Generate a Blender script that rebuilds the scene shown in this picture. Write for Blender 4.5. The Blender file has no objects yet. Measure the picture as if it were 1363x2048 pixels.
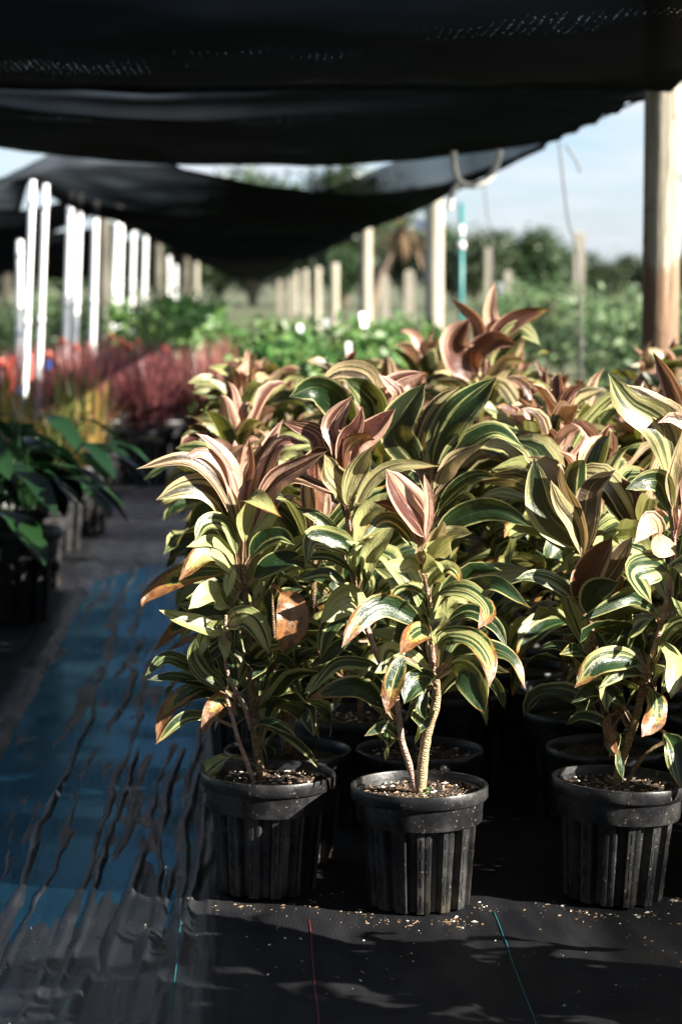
import bpy, math, random
import numpy as np
from mathutils import Vector, Matrix, noise as mnoise

# ------------------------------------------------------------------ camera, sky, sun, exposure
scn = bpy.context.scene
COL = scn.collection
FPX = 85.0 / 36.0 * 2048.0          # focal length in photo pixels
CAMZ = 1.27
PITCH = math.atan(464.0 / FPX)
YAW = math.atan(181.0 / FPX * math.cos(PITCH))
cam = bpy.data.cameras.new('camera'); camo = bpy.data.objects.new('camera', cam); COL.objects.link(camo)
camo.location = (0, 0, CAMZ); camo.rotation_euler = (math.pi/2 - PITCH, 0, -YAW)
cam.sensor_fit = 'VERTICAL'; cam.sensor_height = 36; cam.sensor_width = 24; cam.lens = 85
cam.clip_start = 0.05; cam.clip_end = 3000
cam.dof.use_dof = True; cam.dof.focus_distance = 4.85; cam.dof.aperture_fstop = 4.0
scn.camera = camo

SUN_EL = math.radians(26); SUN_FRONT = math.radians(24)
SUN = Vector((math.cos(SUN_EL)*math.cos(SUN_FRONT), -math.cos(SUN_EL)*math.sin(SUN_FRONT), math.sin(SUN_EL)))
w = bpy.data.worlds.new('World'); scn.world = w; w.use_nodes = True
nt = w.node_tree; nt.nodes.clear()
sky = nt.nodes.new('ShaderNodeTexSky'); sky.sky_type = 'NISHITA'; sky.sun_disc = False
sky.sun_elevation = SUN_EL; sky.sun_rotation = math.atan2(SUN.x, SUN.y)
sky.air_density = 1.0; sky.dust_density = 0.7; sky.ozone_density = 4.0
bg = nt.nodes.new('ShaderNodeBackground'); bg.inputs['Strength'].default_value = 0.05
wo = nt.nodes.new('ShaderNodeOutputWorld')
tint = nt.nodes.new('ShaderNodeMix'); tint.data_type = 'RGBA'; tint.blend_type = 'MULTIPLY'; tint.inputs[0].default_value = 1.0
tint.inputs[7].default_value = (0.86, 0.95, 1.16, 1)      # cool daylight balance
nt.links.new(sky.outputs[0], tint.inputs[6]); 
tcw = nt.nodes.new('ShaderNodeTexCoord'); mpw = nt.nodes.new('ShaderNodeMapping'); mpw.inputs['Scale'].default_value = (1, 1, 5)
nzw = nt.nodes.new('ShaderNodeTexNoise'); nzw.inputs['Scale'].default_value = 7.5; nzw.inputs['Detail'].default_value = 6; nzw.inputs['Roughness'].default_value = .6
rgw = nt.nodes.new('ShaderNodeMapRange'); rgw.inputs[1].default_value = .34; rgw.inputs[2].default_value = .62; rgw.inputs[4].default_value = .9
cld = nt.nodes.new('ShaderNodeMix'); cld.data_type = 'RGBA'; cld.inputs[7].default_value = (4.6, 4.9, 5.3, 1)      # thin white cloud
nt.links.new(tcw.outputs['Generated'], mpw.inputs[0]); nt.links.new(mpw.outputs[0], nzw.inputs['Vector']); nt.links.new(nzw.outputs[0], rgw.inputs[0])
nt.links.new(rgw.outputs[0], cld.inputs[0]); nt.links.new(tint.outputs[2], cld.inputs[6]); nt.links.new(cld.outputs[2], bg.inputs[0]); nt.links.new(bg.outputs[0], wo.inputs[0])
sl = bpy.data.lights.new('sun', 'SUN'); sl.energy = 5.0; sl.angle = math.radians(0.53); sl.color = (1.0, 0.93, 0.82)
so = bpy.data.objects.new('sun', sl); COL.objects.link(so)
so.rotation_euler = SUN.to_track_quat('Z', 'Y').to_euler(); so.location = (4, -2, 6)
vs = scn.view_settings
vs.view_transform = 'Standard'; vs.look = 'None'; vs.gamma = 1.0; vs.exposure = 2.0; vs.use_curve_mapping = False

# ------------------------------------------------------------------ helpers
CF = Vector((math.sin(YAW)*math.cos(PITCH), math.cos(YAW)*math.cos(PITCH), -math.sin(PITCH)))
CR = Vector((math.cos(YAW), -math.sin(YAW), 0)); CU = CR.cross(CF)
CAM = Vector((0, 0, CAMZ))
def P(px, py, Y):
    """point on the ray of a photo pixel at world distance Y along the rows"""
    d = CF + CR*((px-681.5)/FPX) + CU*(-(py-1024)/FPX)
    return CAM + d*(Y/d.y)
def G(px, py, z=0.0):
    d = CF + CR*((px-681.5)/FPX) + CU*(-(py-1024)/FPX)
    return CAM + d*((z-CAMZ)/d.z)
rnd = random.Random(7)
def new_mesh(name, V, F, mats, uv=None, smooth=True, mi=None):
    me = bpy.data.meshes.new(name)
    me.from_pydata([tuple(v) for v in V], [], F)
    for m in (mats if isinstance(mats, (list, tuple)) else [mats]): me.materials.append(m)
    if uv is not None:
        l = me.uv_layers.new(name='UVMap')
        idx = np.zeros(len(me.loops), dtype=np.int32); me.loops.foreach_get('vertex_index', idx)
        l.data.foreach_set('uv', np.asarray(uv, dtype=np.float32)[idx].ravel())
    if smooth: me.polygons.foreach_set('use_smooth', [True]*len(me.polygons))
    if mi is not None: me.polygons.foreach_set('material_index', mi)
    me.update()
    return me
def link(name, me, parent=None, mat=None):
    o = bpy.data.objects.new(name, me); COL.objects.link(o)
    if parent is not None: o.parent = parent
    if mat is not None: o.matrix_local = mat
    return o
def tag(o, label=None, cat=None, group=None, kind=None):
    if label: o['label'] = label
    if cat: o['category'] = cat
    if group: o['group'] = group
    if kind: o['kind'] = kind
    return o
def empty(name, loc, label, cat, group=None):
    o = bpy.data.objects.new(name, None); COL.objects.link(o); o.location = loc; o.empty_display_size = 0.05
    return tag(o, label, cat, group)
def copy_tree(o, parent=None, **kw):
    c = o.copy(); COL.objects.link(c); c.parent = parent
    for ch in list(o.children): copy_tree(ch, c)
    return c
def catmull(pts, n):
    pts = [Vector(p) for p in pts]
    if len(pts) == 2: pts = [pts[0], (pts[0]+pts[1])/2, pts[1]]
    Q = [2*pts[0]-pts[1]] + pts + [2*pts[-1]-pts[-2]]
    seg = [0.0]
    for a, b in zip(pts, pts[1:]): seg.append(seg[-1] + max((b-a).length, 1e-6))
    L = seg[-1]; out = []
    for k in range(n+1):
        s = L*k/n; i = 0
        while i < len(pts)-2 and s > seg[i+1]: i += 1
        t = (s-seg[i])/(seg[i+1]-seg[i])
        p0, p1, p2, p3 = Q[i], Q[i+1], Q[i+2], Q[i+3]
        out.append(0.5*((2*p1)+(p2-p0)*t+(2*p0-5*p1+4*p2-p3)*t*t+(3*p1-p0-3*p2+p3)*t**3))
    return out
def tube(V, F, path, radii, ns=8, cap=True, rough=0.0):
    base = len(V); path = [Vector(p) for p in path]; n = len(path)
    ref = Vector((0.3, 0.9, 0.2))
    for i, p in enumerate(path):
        t = (path[min(i+1, n-1)]-path[max(i-1, 0)]).normalized()
        a = t.cross(ref)
        if a.length < 1e-4: a = t.cross(Vector((1, 0, 0)))
        a.normalize(); b = t.cross(a)
        r = radii[i] if hasattr(radii, '__len__') else radii
        for k in range(ns):
            th = 2*math.pi*k/ns
            rr = r*(1+rough*(rnd.random()-.5))
            V.append(p + a*(rr*math.cos(th)) + b*(rr*math.sin(th)))
    for i in range(n-1):
        for k in range(ns):
            F.append((base+i*ns+k, base+i*ns+(k+1) % ns, base+(i+1)*ns+(k+1) % ns, base+(i+1)*ns+k))
    if cap:
        F.append(tuple(base+k for k in range(ns))[::-1]); F.append(tuple(base+(n-1)*ns+k for k in range(ns)))
def tube_obj(name, path, radii, mat, parent=None, ns=8, rough=0.0):
    V, F = [], []; tube(V, F, path, radii, ns, True, rough)
    return link(name, new_mesh(name, V, F, mat), parent)

# ------------------------------------------------------------------ materials
class NT:
    def __init__(s, name):
        s.m = bpy.data.materials.new(name); s.m.use_nodes = True; s.t = s.m.node_tree; s.t.nodes.clear()
        s.out = s.n('ShaderNodeOutputMaterial')
    def n(s, typ, **kw):
        x = s.t.nodes.new(typ)
        for k, v in kw.items():
            if k.startswith('i_'):
                key = k[2:]; key = int(key) if key.isdigit() else key.replace('_', ' ')
                x.inputs[key].default_value = v
            else: setattr(x, k, v)
        return x
    def l(s, a, b): s.t.links.new(a, b)
    def math(s, op, a, b=None, c=None, clamp=False):
        x = s.n('ShaderNodeMath', operation=op, use_clamp=clamp)
        for i, v in enumerate((a, b, c)):
            if v is None: continue
            if isinstance(v, (int, float)): x.inputs[i].default_value = v
            else: s.l(v, x.inputs[i])
        return x.outputs[0]
    def ramp(s, v, a, b, c=0.0, d=1.0, smooth=True):
        x = s.n('ShaderNodeMapRange', interpolation_type='SMOOTHSTEP' if smooth else 'LINEAR')
        s.l(v, x.inputs[0])
        for i, q in zip((1, 2, 3, 4), (a, b, c, d)):
            if isinstance(q, (int, float)): x.inputs[i].default_value = q
            else: s.l(q, x.inputs[i])
        return x.outputs[0]
    def mix(s, f, a, b):
        x = s.n('ShaderNodeMix', data_type='RGBA')
        for i, v in ((0, f), (6, a), (7, b)):
            if isinstance(v, (int, float)): x.inputs[i].default_value = v
            elif isinstance(v, tuple): x.inputs[i].default_value = (*v, 1) if len(v) == 3 else v
            else: s.l(v, x.inputs[i])
        return x.outputs[2]
    def noise(s, vec=None, scale=5.0, detail=3.0, rough=.5, dim='3D', w=None):
        x = s.n('ShaderNodeTexNoise', noise_dimensions=dim)
        x.inputs['Scale'].default_value = scale; x.inputs['Detail'].default_value = detail; x.inputs['Roughness'].default_value = rough
        if vec is not None: s.l(vec, x.inputs['Vector'])
        if w is not None: s.l(w, x.inputs['W'])
        return x.outputs[0]
    def bump(s, h, strength=.3, dist=.01, nrm=None):
        x = s.n('ShaderNodeBump'); x.inputs['Strength'].default_value = strength; x.inputs['Distance'].default_value = dist
        s.l(h, x.inputs['Height'])
        if nrm is not None: s.l(nrm, x.inputs['Normal'])
        return x.outputs[0]
    def pbr(s, col, rough=.5, bump=None, **kw):
        p = s.n('ShaderNodeBsdfPrincipled')
        for k, v in (('Base Color', col), ('Roughness', rough)):
            if isinstance(v, tuple): p.inputs[k].default_value = (*v, 1)
            elif isinstance(v, (int, float)): p.inputs[k].default_value = v
            else: s.l(v, p.inputs[k])
        if bump is not None: s.l(bump, p.inputs['Normal'])
        for k, v in kw.items(): p.inputs[k.replace('_', ' ')].default_value = v
        return p
    def done(s, sh): s.l(sh, s.out.inputs[0]); return s.m

def simple(name, col, rough=.6, var=.25, scale=8.0, bumpd=0.0, coords='Object', **kw):
    k = NT(name); tc = k.n('ShaderNodeTexCoord'); v = tc.outputs[coords]
    n = k.noise(v, scale, 5)
    c = k.mix(n, tuple(x*(1-var) for x in col), tuple(min(1, x*(1+var)) for x in col))
    b = k.bump(k.noise(v, scale*3, 4), .4, bumpd) if bumpd else None
    return k.done(k.pbr(c, rough, b, **kw).outputs[0])

def leaf_material():
    """striped cordyline leaf; object colour carries (young pink, paleness, browning, seed)"""
    k = NT('cordyline_leaf')
    uv = k.n('ShaderNodeUVMap'); sp = k.n('ShaderNodeSeparateXYZ'); k.l(uv.outputs[0], sp.inputs[0])
    u, v = sp.outputs[0], sp.outputs[1]
    oi = k.n('ShaderNodeObjectInfo'); sc = k.n('ShaderNodeSeparateColor'); k.l(oi.outputs['Color'], sc.inputs[0])
    young, pale, brown, seed = k.ramp(sc.outputs[0], .22, .78), sc.outputs[1], sc.outputs[2], oi.outputs['Random']
    sd = k.math('MULTIPLY', seed, 37.0)
    a = k.math('ABSOLUTE', k.math('SUBTRACT', k.math('MULTIPLY', u, 2.0), 1.0))      # 0 midrib .. 1 margin
    cv = k.n('ShaderNodeCombineXYZ')
    k.l(k.math('ADD', k.math('MULTIPLY', u, 5.5), sd), cv.inputs[0]); k.l(k.math('MULTIPLY', v, 0.55), cv.inputs[1]); k.l(sd, cv.inputs[2])
    st1 = k.noise(cv.outputs[0], 1.0, 2, .6)
    cv2 = k.n('ShaderNodeCombineXYZ')
    k.l(k.math('ADD', k.math('MULTIPLY', u, 24.0), sd), cv2.inputs[0]); k.l(k.math('MULTIPLY', v, 0.9), cv2.inputs[1]); k.l(sd, cv2.inputs[2])
    st2 = k.noise(cv2.outputs[0], 1.0, 2, .6)
    st = k.math('ADD', k.math('MULTIPLY', st1, 0.78), k.math('MULTIPLY', st2, 0.22))
    thr = k.math('ADD', k.math('SUBTRACT', 0.69, k.math('MULTIPLY', pale, 0.34)), k.math('MULTIPLY', k.math('SUBTRACT', .4, a), .06))
    stripe = k.ramp(st, k.math('SUBTRACT', thr, .035), k.math('ADD', thr, .06))
    wob = k.math('MULTIPLY', k.math('SUBTRACT', st1, .5), .35)
    margin = k.ramp(k.math('ADD', a, wob), .80, .93)
    light = k.math('MAXIMUM', stripe, margin)
    pet = k.ramp(v, .24, .16)
    light = k.math('MAXIMUM', light, k.math('MULTIPLY', pet, .75))
    dark = k.mix(young, (0.007, 0.025, 0.009), (0.066, 0.022, 0.018))
    dark = k.mix(k.math('MULTIPLY', st2, .7), dark, k.mix(young, (0.024, 0.060, 0.015), (0.145, 0.054, 0.036)))
    lite = k.mix(young, (0.52, 0.49, 0.22), (0.64, 0.37, 0.30))
    lite = k.mix(k.ramp(st2, .35, .65), lite, k.mix(young, (0.27, 0.32, 0.11), (0.50, 0.33, 0.22)))
    col = k.mix(light, dark, lite)
    edge = k.ramp(k.math('ADD', a, wob), .93, 1.0)
    col = k.mix(k.math('MULTIPLY', edge, .75), col, k.mix(young, (0.50, 0.46, 0.22), (0.52, 0.31, 0.20)))
    cv3 = k.n('ShaderNodeCombineXYZ')
    k.l(k.math('ADD', k.math('MULTIPLY', u, 75.0), sd), cv3.inputs[0]); k.l(k.math('MULTIPLY', v, 2.0), cv3.inputs[1])
    vein = k.ramp(k.noise(cv3.outputs[0], 1.0, 2, .6), .3, .7, .68, 1.25, False)
    hv = k.n('ShaderNodeHueSaturation'); k.l(col, hv.inputs['Color']); k.l(vein, hv.inputs['Value']); col = hv.outputs[0]
    col = k.mix(k.math('MULTIPLY', pet, .65), col, (0.40, 0.22, 0.19))
    # browning from the tip and the margins
    ob = k.n('ShaderNodeTexCoord')
    mpb = k.n('ShaderNodeMapping'); k.l(uv.outputs[0], mpb.inputs[0]); mpb.inputs['Scale'].default_value = (1.0, 2.6, 1.0)
    cb = k.n('ShaderNodeCombineXYZ'); k.l(sd, cb.inputs[0]); k.l(sd, cb.inputs[2]); k.l(cb.outputs[0], mpb.inputs['Location'])
    nb = k.noise(mpb.outputs[0], 3.4, 6, .68)
    reach = k.math('ADD', k.math('ADD', k.math('MULTIPLY', k.math('POWER', v, 3.0), .75), k.math('MULTIPLY', k.math('POWER', a, 3.0), .36)), k.math('MULTIPLY', k.math('SUBTRACT', nb, .5), .75))
    reach = k.math('ADD', reach, k.math('SUBTRACT', k.math('MULTIPLY', brown, 1.35), 1.05))
    br = k.math('MULTIPLY', k.ramp(reach, .0, .03), k.ramp(brown, .01, .05))
    bcol = k.mix(k.ramp(nb, .3, .7), (0.055, 0.020, 0.008), (0.33, 0.145, 0.05))
    col = k.mix(br, col, bcol)
    rim = k.math('MULTIPLY', k.math('MULTIPLY', k.ramp(reach, -.09, -.01), k.ramp(reach, .05, 0.0)), k.ramp(brown, .01, .05))
    col = k.mix(k.math('MULTIPLY', rim, .7), col, (0.40, 0.30, 0.06))
    spots = k.ramp(k.noise(uv.outputs[0], 26.0, 1), .74, .77)
    col = k.mix(k.math('MULTIPLY', spots, .55), col, (0.16, 0.07, 0.02))
    drops = k.n('ShaderNodeTexVoronoi'); drops.inputs['Scale'].default_value = 260.0; k.l(ob.outputs['Object'], drops.inputs['Vector'])
    dr = k.math('MULTIPLY', k.ramp(drops.outputs['Distance'], .34, .12), k.ramp(k.noise(ob.outputs['Object'], 22.0, 2), .56, .64))
    h = k.math('ADD', k.math('MULTIPLY', st2, .6), k.math('MULTIPLY', dr, .8))
    crk = k.noise(mpb.outputs[0], 2.6, 3, .6)
    b = k.bump(crk, .35, .010, k.bump(h, .5, .0022))
    rg = k.math('SUBTRACT', k.ramp(nb, .2, .8, .30, .46), k.math('MULTIPLY', dr, .22))
    p = k.pbr(col, rg, b); p.inputs['Specular IOR Level'].default_value = .55
    tr = k.n('ShaderNodeBsdfTranslucent')
    tcol = k.mix(.35, col, k.mix(young, (0.34, 0.30, 0.03), (0.52, 0.20, 0.05)))
    k.l(tcol, tr.inputs[0]); k.l(b, tr.inputs['Normal'])
    mx = k.n('ShaderNodeMixShader'); mx.inputs[0].default_value = .24
    k.l(p.outputs[0], mx.inputs[1]); k.l(tr.outputs[0], mx.inputs[2])
    return k.done(mx.outputs[0])

def foliage_material(name, c1, c2, trans=.3, rough=.45):
    k = NT(name); g = k.n('ShaderNodeNewGeometry'); oi = k.n('ShaderNodeObjectInfo')
    c = k.mix(g.outputs['Random Per Island'], c1, c2)
    hs = k.n('ShaderNodeHueSaturation'); k.l(c, hs.inputs['Color'])
    k.l(k.ramp(oi.outputs['Random'], 0, 1, .75, 1.25, False), hs.inputs['Value']); k.l(k.ramp(oi.outputs['Random'], 0, 1, .485, .515, False), hs.inputs['Hue'])
    p = k.pbr(hs.outputs[0], rough)
    tr = k.n('ShaderNodeBsdfTranslucent'); k.l(hs.outputs[0], tr.inputs[0])
    mx = k.n('ShaderNodeMixShader'); mx.inputs[0].default_value = trans
    k.l(p.outputs[0], mx.inputs[1]); k.l(tr.outputs[0], mx.inputs[2])
    return k.done(mx.outputs[0])

def net_material():
    k = NT('shade_cloth'); lw = k.n('ShaderNodeLayerWeight'); lw.inputs[0].default_value = .5
    uv = k.n('ShaderNodeUVMap')
    cosv = k.math('SUBTRACT', 1.0, lw.outputs['Facing'])
    T = k.ramp(cosv, .10, .75, 0.002, .34)        # thick woven threads close up at a grazing angle
    nz = k.noise(uv.outputs[0], 1.3, 3)
    T = k.math('MULTIPLY', T, k.ramp(nz, .3, .7, .6, 1.25))
    # knitted weave: pin holes along the yarn rows, opened up in stretched places
    br = k.n('ShaderNodeTexVoronoi'); br.inputs['Scale'].default_value = 42.0; br.inputs['Randomness'].default_value = .25
    k.l(uv.outputs[0], br.inputs['Vector'])
    hole = k.math('MULTIPLY', k.ramp(br.outputs['Distance'], .16, .10), k.ramp(k.noise(uv.outputs[0], .9, 4, .65), .56, .68))
    T = k.math('MAXIMUM', T, k.math('MULTIPLY', hole, .5))
    p = k.pbr((0.0065, 0.0080, 0.0125), 1.0); p.inputs['Specular IOR Level'].default_value = .02
    t = k.n('ShaderNodeBsdfTransparent')
    mx = k.n('ShaderNodeMixShader'); k.l(T, mx.inputs[0]); k.l(p.outputs[0], mx.inputs[1]); k.l(t.outputs[0], mx.inputs[2])
    return k.done(mx.outputs[0])

def mat_material():
    k = NT('weed_mat'); tc = k.n('ShaderNodeTexCoord'); v = tc.outputs['Object']
    mp = k.n('ShaderNodeMapping'); k.l(v, mp.inputs[0]); mp.inputs['Scale'].default_value = (1, .18, 1)
    n1 = k.noise(mp.outputs[0], 14, 5); n2 = k.noise(v, 3.2, 4); n3 = k.noise(v, 120, 2)
    c = k.mix(k.ramp(n1, .35, .7), (0.003, 0.0036, 0.0058), (0.0125, 0.0128, 0.0150))
    c = k.mix(k.math('MULTIPLY', k.ramp(n2, .58, .75), .30), c, (0.036, 0.032, 0.026))
    wv = k.n('ShaderNodeTexWave', bands_direction='Y'); wv.inputs['Scale'].default_value = 170; wv.inputs['Distortion'].default_value = .6; k.l(v, wv.inputs[0])
    wv2 = k.n('ShaderNodeTexWave', bands_direction='X'); wv2.inputs['Scale'].default_value = 120; k.l(v, wv2.inputs[0])
    h = k.math('ADD', k.math('MULTIPLY', k.math('ADD', wv.outputs[1], wv2.outputs[1]), .35), k.math('MULTIPLY', n3, .9))
    sp = k.n('ShaderNodeSeparateXYZ'); k.l(v, sp.inputs[0])
    wet = k.math('MULTIPLY', k.ramp(sp.outputs[0], -.78, -.70), k.ramp(sp.outputs[0], -.06, -.13))       # the path lies wet
    mc = k.n('ShaderNodeMapping'); k.l(v, mc.inputs[0]); mc.inputs['Scale'].default_value = (1, .45, 1)
    crink = k.noise(mc.outputs[0], 75, 6, .7)
    b = k.bump(k.math('ADD', h, k.math('MULTIPLY', k.math('MULTIPLY', crink, wet), 5.0)), .55, .0028)
    rg = k.math('SUBTRACT', k.ramp(n2, .35, .65, .50, .72), k.math('MULTIPLY', wet, .37))
    c = k.mix(k.math('MULTIPLY', wet, .6), c, (0.010, 0.0135, 0.018))
    p = k.pbr(c, rg, b); k.l(k.ramp(wet, 0, 1, .22, 1.0), p.inputs['Specular IOR Level'])
    return k.done(p.outputs[0])

def water_material():
    k = NT('puddle_water'); tc = k.n('ShaderNodeTexCoord'); v = tc.outputs['Object']
    mp = k.n('ShaderNodeMapping'); k.l(v, mp.inputs[0]); mp.inputs['Scale'].default_value = (.28, 1.7, 1)
    h = k.noise(mp.outputs[0], 60, 4, .65)
    k2 = k.ramp(k.noise(v, 2.2, 2), .42, .62)
    b = k.bump(k.math('MULTIPLY', h, k.math('ADD', k2, .35)), .5, .008)
    d = k.n('ShaderNodeBsdfDiffuse'); d.inputs[0].default_value = (0.003, 0.014, 0.026, 1); k.l(b, d.inputs['Normal'])
    g = k.n('ShaderNodeBsdfGlossy'); g.inputs[0].default_value = (.30, .70, .95, 1); g.inputs['Roughness'].default_value = .06; k.l(b, g.inputs['Normal'])  # blue of the reflected sky put into the gloss colour
    f = k.n('ShaderNodeFresnel'); f.inputs['IOR'].default_value = 1.85; k.l(b, f.inputs['Normal'])
    mx = k.n('ShaderNodeMixShader'); k.l(f.outputs[0], mx.inputs[0]); k.l(d.outputs[0], mx.inputs[1]); k.l(g.outputs[0], mx.inputs[2])
    return k.done(mx.outputs[0])

def wood_material(name, c1, c2, sc=6):
    k = NT(name); tc = k.n('ShaderNodeTexCoord'); v = tc.outputs['Object']
    mp = k.n('ShaderNodeMapping'); k.l(v, mp.inputs[0]); mp.inputs['Scale'].default_value = (sc, sc, sc*.08)
    n = k.noise(mp.outputs[0], 3, 5, .65); n2 = k.noise(v, 4, 3)
    c = k.mix(k.ramp(n, .3, .7), c1, c2); c = k.mix(k.math('MULTIPLY', k.ramp(n2, .6, .75), .6), c, tuple(x*.3 for x in c1))
    return k.done(k.pbr(c, .8, k.bump(n, .5, .01)).outputs[0])

def near_post_material():
    k = NT('weathered_post'); tc = k.n('ShaderNodeTexCoord'); v = tc.outputs['Object']
    mp = k.n('ShaderNodeMapping'); k.l(v, mp.inputs[0]); mp.inputs['Scale'].default_value = (1, 1, .05)
    n = k.noise(mp.outputs[0], 42, 6, .7); n2 = k.noise(v, 5, 5, .65); n3 = k.noise(mp.outputs[0], 120, 3)
    sp = k.n('ShaderNodeSeparateXYZ'); k.l(v, sp.inputs[0])
    c = k.mix(k.ramp(n, .32, .68), (0.17, 0.145, 0.10), (0.46, 0.42, 0.33))
    low = k.mix(k.ramp(n, .32, .68), (0.12, 0.070, 0.042), (0.32, 0.20, 0.12))
    zz = k.math('ADD', sp.outputs[2], k.math('ADD', k.math('MULTIPLY', k.math('SUBTRACT', n2, .5), .35), k.math('MULTIPLY', k.math('SUBTRACT', n, .5), .5)))
    c = k.mix(k.ramp(zz, 1.40, 1.30), c, low)
    c = k.mix(k.math('MULTIPLY', k.ramp(n2, .58, .70), .75), c, (0.055, 0.05, 0.03))
    c = k.mix(k.math('MULTIPLY', k.ramp(n3, .62, .70), .8), c, (0.04, 0.032, 0.022))
    vo = k.n('ShaderNodeTexVoronoi'); vo.inputs['Scale'].default_value = 5; k.l(v, vo.inputs['Vector'])
    c = k.mix(k.ramp(vo.outputs[0], .16, .10), c, (0.07, 0.045, 0.025))
    return k.done(k.pbr(c, .85, k.bump(k.math('ADD', n, n3), .6, .008)).outputs[0])

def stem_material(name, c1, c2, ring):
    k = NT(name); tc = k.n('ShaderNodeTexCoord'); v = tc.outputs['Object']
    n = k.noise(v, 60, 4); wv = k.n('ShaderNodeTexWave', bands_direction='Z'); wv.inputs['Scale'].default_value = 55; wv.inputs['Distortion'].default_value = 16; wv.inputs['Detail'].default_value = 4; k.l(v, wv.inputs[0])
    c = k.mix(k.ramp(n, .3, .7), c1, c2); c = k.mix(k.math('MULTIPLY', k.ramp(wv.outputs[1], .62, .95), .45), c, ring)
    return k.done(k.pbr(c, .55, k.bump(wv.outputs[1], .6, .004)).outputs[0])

def soil_material():
    k = NT('potting_mix'); tc = k.n('ShaderNodeTexCoord'); v = tc.outputs['Object']
    vo = k.n('ShaderNodeTexVoronoi'); vo.inputs['Scale'].default_value = 130; k.l(v, vo.inputs['Vector'])
    n = k.noise(v, 90, 4)
    c = k.mix(k.ramp(n, .4, .75), (0.012, 0.008, 0.006), (0.09, 0.05, 0.026))
    return k.done(k.pbr(c, .85, k.bump(vo.outputs[0], .8, .01)).outputs[0])

def pot_material():
    k = NT('black_pot_plastic'); tc = k.n('ShaderNodeTexCoord'); v = tc.outputs['Object']
    oi = k.n('ShaderNodeObjectInfo'); ad = k.n('ShaderNodeVectorMath', operation='ADD'); k.l(v, ad.inputs[0])
    cx = k.n('ShaderNodeCombineXYZ'); k.l(k.math('MULTIPLY', oi.outputs['Random'], 31.0), cx.inputs[0]); k.l(cx.outputs[0], ad.inputs[1]); sp = k.n('ShaderNodeSeparateXYZ'); k.l(v, sp.inputs[0]); v = ad.outputs[0]
    n = k.noise(v, 16, 5, .6); n2 = k.noise(v, 130, 3)
    c = k.mix(k.ramp(n, .4, .75), (0.0075, 0.0076, 0.009), (0.030, 0.0295, 0.029))
    c = k.mix(k.math('MULTIPLY', k.ramp(n2, .64, .72), .55), c, (0.22, 0.19, 0.15))
    mud = k.math('MULTIPLY', k.ramp(k.math('ADD', k.noise(v, 26, 5, .7), k.math('MULTIPLY', sp.outputs[2], -1.6)), .42, .60), .6)
    c = k.mix(mud, c, (0.055, 0.044, 0.031))
    return k.done(k.pbr(c, k.ramp(n, .3, .7, .28, .5), k.bump(n2, .25, .002)).outputs[0])

M = dict(
    leaf=leaf_material(), net=net_material(), mat=mat_material(), water=water_material(), soil=soil_material(), pot=pot_material(),
    slot=simple('slot_dark', (0.006, 0.005, 0.004), .9),
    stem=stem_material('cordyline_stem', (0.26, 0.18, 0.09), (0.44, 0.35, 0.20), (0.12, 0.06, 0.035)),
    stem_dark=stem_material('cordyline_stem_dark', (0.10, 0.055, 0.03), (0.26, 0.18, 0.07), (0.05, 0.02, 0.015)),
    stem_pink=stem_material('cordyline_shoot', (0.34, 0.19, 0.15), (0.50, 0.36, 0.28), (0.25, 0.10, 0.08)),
    post=wood_material('timber_post', (0.26, 0.23, 0.17), (0.46, 0.43, 0.34)),
    post_near=near_post_material(),
    post_low=wood_material('timber_post_base', (0.22, 0.10, 0.05), (0.36, 0.19, 0.10)),
    stake=wood_material('grey_stake', (0.20, 0.18, 0.14), (0.34, 0.31, 0.25)),
    pipe=simple('white_pipe', (0.82, 0.82, 0.80), .35, .05, 3),
    wire=simple('wire', (0.10, 0.10, 0.10), .5), rope=simple('rope', (0.60, 0.58, 0.52), .7, .2, 60),
    teal=simple('teal_paint', (0.02, 0.17, 0.16), .4, .1), white=simple('white_card', (0.80, 0.80, 0.80), .5, .05),
    teal_yarn=simple('teal_yarn', (0.006, 0.13, 0.15), .6, .45, 40), red_yarn=simple('red_yarn', (0.16, 0.014, 0.018), .6, .5, 40),
    ground=simple('field_soil', (0.075, 0.085, 0.035), .95, .5, .6, coords='Object'),
    crumb=simple('bark_crumb', (0.20, 0.13, 0.07), .8, .7, 40), perlite=simple('perlite', (0.62, 0.58, 0.50), .8, .15, 30),
    weed=foliage_material('weed_leaf', (0.06, 0.20, 0.05), (0.10, 0.30, 0.08)),
    grass=foliage_material('purple_blade', (0.11, 0.030, 0.032), (0.32, 0.115, 0.105), .25),
    amber=foliage_material('amber_blade', (0.06, 0.11, 0.03), (0.30, 0.17, 0.045), .35),
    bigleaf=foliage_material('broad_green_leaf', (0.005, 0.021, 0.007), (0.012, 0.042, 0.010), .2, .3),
    shrub=foliage_material('bright_shrub', (0.055, 0.15, 0.035), (0.17, 0.28, 0.08), .35),
    shrub2=foliage_material('field_shrub', (0.08, 0.15, 0.06), (0.19, 0.27, 0.12), .35),
    tree=foliage_material('dark_tree', (0.020, 0.045, 0.014), (0.045, 0.075, 0.022), .2),
    frond=foliage_material('dry_frond', (0.20, 0.14, 0.07), (0.34, 0.24, 0.13), .3),
    bark=wood_material('bark', (0.12, 0.09, 0.06), (0.22, 0.17, 0.12)),
    red=simple('red_tag', (0.42, 0.06, 0.035), .5, .1), blue=simple('blue_tag', (0.03, 0.10, 0.40), .5, .1),
    flower=simple('coral_petal', (0.70, 0.16, 0.09), .6, .25, 20),
)

# ------------------------------------------------------------------ the setting
me = new_mesh('ground', [(-900, -300, -.03), (900, -300, -.03), (900, 1500, -.03), (-900, 1500, -.03)], [(0, 1, 2, 3)], M['ground'])
tag(link('ground', me), kind='structure')

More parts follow.
